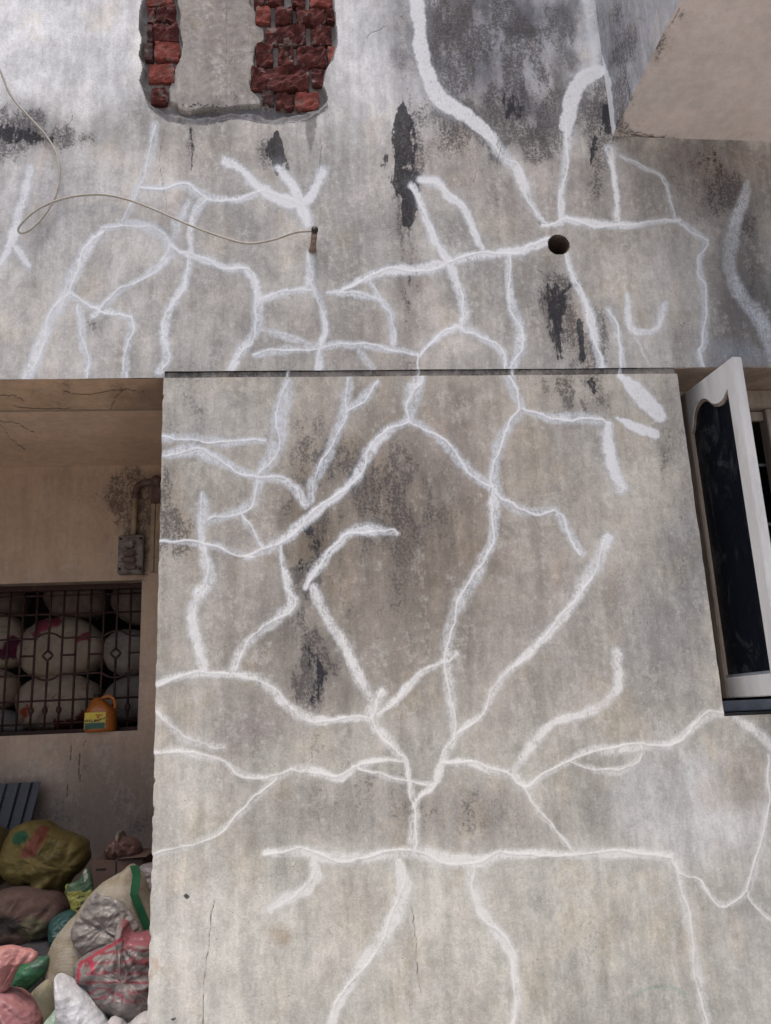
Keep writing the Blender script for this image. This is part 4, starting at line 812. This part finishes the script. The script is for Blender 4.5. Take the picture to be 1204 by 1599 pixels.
# ------------------------------------------------------------------ heap in the recess, bag colours lowered to paint in its shade
YEL = (.13, .10, .03)
def yellow(U, V):
    c = np.tile(np.array(YEL), (len(U), 1)); c[inside(U, V, [(28,1338),(48,1308),(62,1288),(80,1292),(70,1310),(52,1342)])] = (.135, .04, .025)
    c[inside(U, V, E(31, 1308, 14, 10, rot=-.6))] = (.015, .07, .035)
    m = inside(U, V, [(56,1338),(72,1305),(105,1308),(100,1335),(72,1345)]); q = ((U*.85+V*.45) % 7 < 2.2) & ((U*.5-V*.86) % 9 < 6.5); c[m & q] = (.06, .05, .02)
    return c
bag('sack', 'crumpled yellow printed sack with a red band and green oval on top of the heap', 'sack', [(2,1345),(8,1318),(20,1296),(40,1284),(68,1282),(95,1296),(128,1308),(137,1325),(132,1352),(112,1372),(100,1392),(80,1405),(66,1400),(58,1382),(34,1384),(10,1372)], .70, .12, yellow, M['sack'], .026, 20, (110, 1350), 9, .02)
bag('sack', 'olive sack with a small yellow top edge beside the yellow printed sack', 'sack', [(-70,1330),(-50,1298),(-20,1288),(8,1296),(14,1330),(8,1375),(-20,1390),(-60,1380)], .80, .10, (.12, .09, .035), M['sack'], .02, 16)
bag('cloth_bag', 'dark brown cloth bag folded open below the yellow sack', 'bag', [(-40,1420),(-10,1395),(30,1385),(65,1388),(95,1402),(103,1428),(88,1458),(60,1475),(20,1472),(-20,1465),(-45,1445)], .58, .13, spots((.115, .075, .065), ([(30,1442),(50,1430),(74,1440),(76,1462),(48,1470),(32,1462)], (.13, .12, .08)), ([(-40,1438),(20,1432),(34,1445),(20,1462),(-40,1460)], (.035, .03, .03))), M['cloth'], .03, 14, (60, 1450), 7, .02)
bag('packet', 'small yellow and green foil packet standing between the cardboard box and the cream sack', 'packet', [(102,1384),(112,1378),(124,1372),(134,1356),(142,1362),(146,1390),(140,1415),(128,1436),(116,1430),(108,1408)], .52, .022, spots((.26, .25, .06), ([(100,1350),(150,1350),(150,1388),(130,1392),(104,1394)], (.05, .10, .05)), ([(120,1402),(134,1398),(134,1401),(120,1405)], (.03, .04, .02)), ([(122,1411),(136,1407),(136,1410),(122,1414)], (.03, .04, .02)), ([(120,1420),(134,1415),(134,1418),(121,1423)], (.03, .04, .02)), ([(130,1360),(136,1358),(138,1374),(132,1378)], (.35, .38, .35))), M['film'], .008, 20)
bag('bag', 'dark teal plastic bag squashed behind the big cream sack', 'bag', [(80,1438),(95,1425),(115,1422),(128,1438),(118,1462),(95,1478),(80,1470)], .50, .06, (.025, .07, .065), M['film'], .02, 18)
bag('bundle', 'knotted pinkish plastic bundle lying on the cardboard box', 'bag', [(163,1328),(170,1314),(182,1308),(184,1300),(190,1298),(194,1307),(208,1308),(219,1318),(221,1332),(208,1341),(185,1342),(168,1338)], .72, .07, spots((.16, .09, .075), ([(180,1296),(196,1296),(196,1310),(182,1312)], (.22, .18, .14))), M['film'], .018, 20, (188, 1306), 11, .016)
# cardboard box
p0 = atY(141, 1400, .66); p1 = atY(222, 1398, .66); ptop = atY(180, 1343, .66)
cb = empty('cardboard_box', 'brown cardboard box below the knotted pink bundle, against the pier', 'box', (p0[0], .66, p0[2]-.10))
box('carton', p0[0], p1[0], .66, .94, p0[2]-.10, ptop[2], M['card'], cb, .003)
xm = atY(181, 1360, .66)[0]; box('seam', xm-.0022, xm+.0022, .6575, .66, p0[2]-.09, ptop[2]-.004, M['black'], cb); tg = atY(150, 1358, .66); box('printed_mark', tg[0], tg[0]+.035, .6585, .66, tg[2]-.003, tg[2]+.003, M['black'], cb)
vs = [(xm, .658, ptop[2]+.002), (p1[0]+.02, .62, ptop[2]+.010), (p1[0]+.03, .78, ptop[2]+.016), (xm, .80, ptop[2]+.004)]
o = mesh('flap', vs+[(a, b, c+.003) for a, b, c in vs], [(0, 3, 2, 1), (4, 5, 6, 7), (0, 1, 5, 4), (1, 2, 6, 5), (2, 3, 7, 6), (3, 0, 4, 7)], M['card'], cb)
# ribbed grey sheet leaning at the left edge
c0 = atY(-70, 1290, .90); c1 = atY(36, 1290, .90); ct = atY(0, 1224, .97)
sh = []; fsx = []; nn = 60
for i in range(nn+1):
    x = c0[0]+(c1[0]-c0[0])*i/nn; o_ = .016*(1 if math.sin(i/nn*2*math.pi*5.2) > .2 else 0)
    sh += [(x, .90-o_, c0[2]-.15), (x+.035, .985-o_, ct[2]), (x+.035, .991-o_, ct[2]), (x, .906-o_, c0[2]-.15)]
for i in range(nn):
    for k in range(4): k2 = (k+1) % 4; fsx.append((i*4+k, (i+1)*4+k, (i+1)*4+k2, i*4+k2))
fsx += [(0, 1, 2, 3), (nn*4+3, nn*4+2, nn*4+1, nn*4)]
o = mesh('ribbed_sheet', sh, fsx, M['sheetgrey']); tag(o, 'grey ribbed sheet leaning on the recess wall at the left edge above the yellow sack', 'sheet')
# big cream sack, its green hem band
def cream(U, V):
    c = np.tile(np.array((.33, .295, .235)), (len(U), 1)); d = fbm(U, V, 16, 44); m = d > .55; c[m] = (.28, .235, .17)
    return c
big = bag('sack', 'big cream woven sack with a green hem, its mouth gaping beside the pier', 'sack', [(78,1540),(74,1510),(84,1478),(100,1450),(122,1425),(140,1400),(160,1378),(188,1364),(205,1352),(222,1372),(232,1400),(250,1440),(262,1500),(250,1560),(230,1610),(150,1640),(100,1620),(84,1580)], .36, .15, cream, M['sack'], .018, 9)
hp = [(203,1352),(207,1368),(204,1388),(203,1398),(210,1415),(218,1435),(224,1452)]; hv = []; hf = []
base = np.array(big.location)
for i, (x, y) in enumerate(hp):
    a = atY(x, y, .245); b = atY(x+13, y-1, .235)
    for q in (a, b, b+np.array([0, .004, 0]), a+np.array([0, .004, 0])): hv.append(tuple(q))
for i in range(len(hp)-1):
    for k in range(4): k2 = (k+1) % 4; hf.append((i*4+k, i*4+k2, (i+1)*4+k2, (i+1)*4+k))
hf += [(0, 3, 2, 1), (4*(len(hp)-1), 4*(len(hp)-1)+1, 4*(len(hp)-1)+2, 4*(len(hp)-1)+3)]
M['greenband'] = simple('green_hem', (.013, .085, .035), .6, .15, 20)
mesh('hem_band', hv, hf, M['greenband'], big)
bag('bag', 'dim grey-mauve bag behind the green hem at the pier edge', 'bag', [(216,1358),(235,1348),(262,1352),(272,1390),(262,1430),(235,1440),(220,1400)], .52, .07, (.25, .22, .23), M['film'], .02, 16)
bag('plastic_film', 'clear crumpled plastic bag lying over the big cream sack', 'bag', [(112,1452),(128,1424),(146,1396),(160,1398),(184,1404),(204,1424),(218,1452),(206,1480),(170,1492),(134,1490),(116,1474)], .215, .022, spots((.22, .20, .185)), M['film'], .020, 26, (200, 1470), 9, .014)
def striped(U, V):
    c = np.tile(np.array((.20, .178, .17)), (len(U), 1)); w = V+(fbm(U, V, 40, 8)-.5)*26
    q = ((w % 15) < 4.6) & (V > 1480) & (V < 1572) & (U > 132); c[q] = (.20, .055, .065)
    q = np.abs(poly_dist(U, V, [(120,1540),(125,1505),(150,1490),(185,1470),(200,1460),(240,1455)])) < 2.6; c[q] = (.32, .04, .065)
    q = poly_dist(U, V, [(142,1500),(146,1520)]) < 3.5; c[q] = (.32, .03, .06); q = (U > 190) & (V < 1478); c[q] = (.24, .08, .095)
    return c
bag('carrier_bag', 'clear plastic carrier bag with red stripes hard against the pier', 'bag', [(117,1510),(135,1492),(165,1478),(192,1466),(186,1442),(196,1440),(206,1458),(235,1456),(262,1470),(268,1530),(262,1590),(225,1600),(180,1592),(150,1570),(130,1545)], .16, .10, striped, M['film'], .022, 22, (195, 1464), 15, .024)
bag('bag', 'bright white plastic bag with a pointed corner at the bottom of the heap', 'bag', [(88,1524),(98,1526),(112,1536),(130,1550),(150,1570),(166,1592),(176,1618),(150,1660),(110,1650),(96,1600),(90,1560)], .06, .07, (.54, .54, .56), M['film'], .020, 16, (96, 1530), 7, .016)
bag('bag', 'green plastic bag wedged between the pink bag and the cream sack', 'bag', [(8,1540),(28,1512),(48,1498),(76,1494),(74,1515),(58,1532),(38,1550),(16,1552)], .26, .045, spots((.03, .13, .06), ([(40,1490),(80,1490),(76,1512),(48,1518)], (.05, .12, .08))), M['film'], .010, 16, None)
bag('sack', 'dirty olive sack in the bottom row under the green bag', 'sack', [(30,1590),(44,1560),(62,1538),(80,1530),(92,1560),(96,1610),(80,1650),(40,1650)], .24, .10, (.29, .27, .19), M['sack'], .016, 12)
bag('bag', 'pale green plastic bag poking out at the bottom left of the white bag', 'bag', [(68,1605),(80,1584),(92,1572),(104,1590),(108,1630),(80,1650)], .08, .04, (.32, .42, .34), M['film'], .012, 20)
bag('bag', 'smooth grey plastic bag at the very bottom beside the pier', 'bag', [(168,1600),(176,1588),(190,1590),(198,1600),(212,1588),(228,1580),(250,1584),(256,1640),(200,1660),(172,1640)], .05, .05, (.42, .40, .40), M['film'], .008, 14)
pk = bag('bag', 'pink plastic bag tied at its neck in the bottom left corner', 'bag', [(-40,1600),(-22,1562),(-4,1546),(12,1546),(34,1556),(56,1578),(66,1610),(60,1660),(0,1690),(-40,1660)], .12, .11, (.33, .15, .155), M['film'], .014, 12, (3, 1545), 17, .034)
t_ = []
bt = bag('tied_top', None, None, [(-4,1546),(-18,1510),(-20,1482),(0,1478),(18,1476),(36,1480),(56,1486),(54,1500),(36,1502),(24,1520),(12,1546)], .11, .03, (.42, .19, .175), M['film'], .012, 24, (4, 1545), 15, .022)
off = Vector(bt.location)-Vector(pk.location); bt.parent = pk; bt.location = off
bag('sack', 'dark sack deep in the shadow below the brown cloth bag', 'sack', [(-60,1500),(-20,1470),(40,1465),(90,1470),(120,1490),(110,1560),(40,1580),(-50,1570)], .52, .12, (.06, .055, .06), M['cloth'], .02, 12)
for k_, (pl, Yk, Tk, lb) in enumerate([(E(-20, 1640, 90, 95), .66, .15, 'dusty brown sack at the bottom of the heap under the brown cloth bag'), (E(110, 1640, 80, 120), .62, .14, 'dusty brown sack at the bottom of the heap behind the big cream sack'),
        (E(60, 1500, 75, 75), .84, .12, 'dusty brown sack against the recess wall under the yellow printed sack'), (E(-60, 1480, 60, 80), .80, .12, 'dusty brown sack at the left end of the heap below the olive sack')]):
    bag('sack', lb, 'sack', pl, Yk, Tk, (.085, .07, .06), M['cloth'], .015, 12, None)
# ------------------------------------------------------------------ switch box and conduit on the recess wall
def wp(x, y, off=0): return atY(x, y, YB-off)
b0 = wp(184, 897, .03); b1 = wp(225, 836, .03)
sw = empty('switch_box', 'sooty metal switch box on the recess wall just above the barred window corner', 'switch box', (b0[0], YB, b0[2]))
box('back_box', b0[0], b1[0], YB-.045, YB-.001, b0[2], b1[2], M['boxmetal'], sw, .004)
W_, H_ = b1[0]-b0[0], b1[2]-b0[2]
box('lid_rim', b0[0]+.004, b1[0]-.004, YB-.050, YB-.044, b1[2]-.012, b1[2]-.004, M['boxmetal'], sw, .001); box('lid_rim', b0[0]+.004, b1[0]-.004, YB-.050, YB-.044, b0[2]+.004, b0[2]+.012, M['boxmetal'], sw, .001)
box('fuse_holder', b0[0]+W_*.25, b0[0]+W_*.66, YB-.075, YB-.044, b0[2]+H_*.64, b0[2]+H_*.82, M['boxmetal'], sw, .005); box('fuse_holder', b0[0]+W_*.22, b0[0]+W_*.72, YB-.066, YB-.044, b0[2]+H_*.44, b0[2]+H_*.58, M['fuse'], sw, .006)
box('fuse_holder', b0[0]+W_*.22, b0[0]+W_*.74, YB-.070, YB-.044, b0[2]+H_*.26, b0[2]+H_*.41, M['fuse'], sw, .006); box('terminal_cover', b0[0]+W_*.28, b0[0]+W_*.76, YB-.058, YB-.044, b0[2]+H_*.10, b0[2]+H_*.22, M['fuse'], sw, .003)
for fx, fz in ((.10, .12), (.9, .12), (.1, .9), (.9, .9)): tube('screw', [(b0[0]+W_*fx, YB-.052, b0[2]+H_*fz), (b0[0]+W_*fx, YB-.044, b0[2]+H_*fz)], .005, M['black'], sw)
cp0 = wp(208, 836, .022); cp1 = wp(212, 774, .022)
cn = empty('conduit_pipe', 'beige conduit pipe rising from the switch box and bending towards the pier', 'pipe', tuple(cp0))
tube('straight_pipe', [cp0, cp1], .0125, M['conduit'], cn, 12); tube('elbow', smooth_path([cp1, wp(214, 762, .022), wp(220, 756, .022), wp(232, 753, .022), wp(262, 751, .022)], 5), .0155, M['fuse'], cn, 12)
tube('coupling', [wp(212, 778, .022), wp(212, 771, .022)], .0175, M['fuse'], cn, 12)
jc = wp(246, 752, .02); tube('junction_cap', [(jc[0], YB-.05, jc[2]), (jc[0], YB-.001, jc[2])], .022, M['fuse'], cn, 16)
tk = empty('cable_trunking', 'brown wooden cable trunking running down the recess wall beside the pier', 'trunking', tuple(wp(241, 893)*np.array([1, 1, 1])))
q0 = wp(233.5, 893, .02); q1 = wp(246, 786, .02); zt0 = wp(240, 786, .02)[2]
xa = wp(235, 840, .02)[0]; xb = wp(245, 840, .02)[0]
box('trunking_cover', xa, xa+(xb-xa)*.62, YB-.022, YB-.001, q0[2], zt0, M['conduit'], tk, .002); box('trunking_cover', xa+(xb-xa)*.70, xb+.03, YB-.020, YB-.001, q0[2], zt0, M['conduit'], tk, .002)
box('trunking_plate', xa-.002, xb+.03, YB-.026, YB-.001, zt0+.002, wp(240, 759, .02)[2], M['fuse'], tk, .002)
# ------------------------------------------------------------------ cable and the rusty bolt it is tied to
base = atY(488, 391, 0); d = ray(491.5, 359)
ln = -((base[2]-EYE)*d[1]/d[2]-DIST); tip = CAM+d*((base[2]-EYE)/d[2])
bolt = empty('rusty_bolt', 'short rusty iron bolt sticking out of the wall holding the end of the cable', 'bolt', tuple(base))
tube('shank', smooth_path([base+np.array([0, .02, 0]), base*.5+tip*.5, tip], 4), [.0115, .0105, .011, .0105, .010, .0105, .010, .0105, .010], M['rust'], bolt, 12)
tube('end_nut', [tip+np.array([0, .006, 0]), tip-np.array([0, .006, 0])], .0115, M['black'], bolt, 8)
tube('plaster_collar', [base+np.array([0, .01, 0]), base-np.array([0, .005, 0]), base-np.array([0, .012, 0])], [.017, .014, .012], M['rust'], bolt, 12)
cpx = [(-60,20,.03),(-20,75,.03),(0,110,.028),(12,140,.022),(25,160,.02),(45,182,.018),(72,212,.015),(88,240,.018),(93,268,.02),(90,295,.02),(80,320,.022),(62,345,.025),(45,360,.028),(32,364,.03),(29,356,.035),(42,340,.035),(62,325,.03),(90,313,.02),(120,306,.018),(160,304,.016),(200,312,.018),(245,329,.02),(290,349,.03),(340,368,.045),(385,380,.06),(425,375,.075),(462,363,.09)]
path = [atY(x, y, -o_) for x, y, o_ in cpx]+[tip+np.array([0, .012, .004])]
cb_ = tube('cable', smooth_path(path, 6), .0040, M['cable'], None, 8); tag(cb_, 'thin beige cable looping across the wall to the rusty bolt', 'cable')
# ------------------------------------------------------------------ ground
g = mesh('ground', [(-150, -150, 0), (150, -150, 0), (150, 150, 0), (-150, 150, 0)], [(0, 1, 2, 3)], M['ground']); tag(g, 'plain pale concrete ground in front of the house', None, None, 'structure')
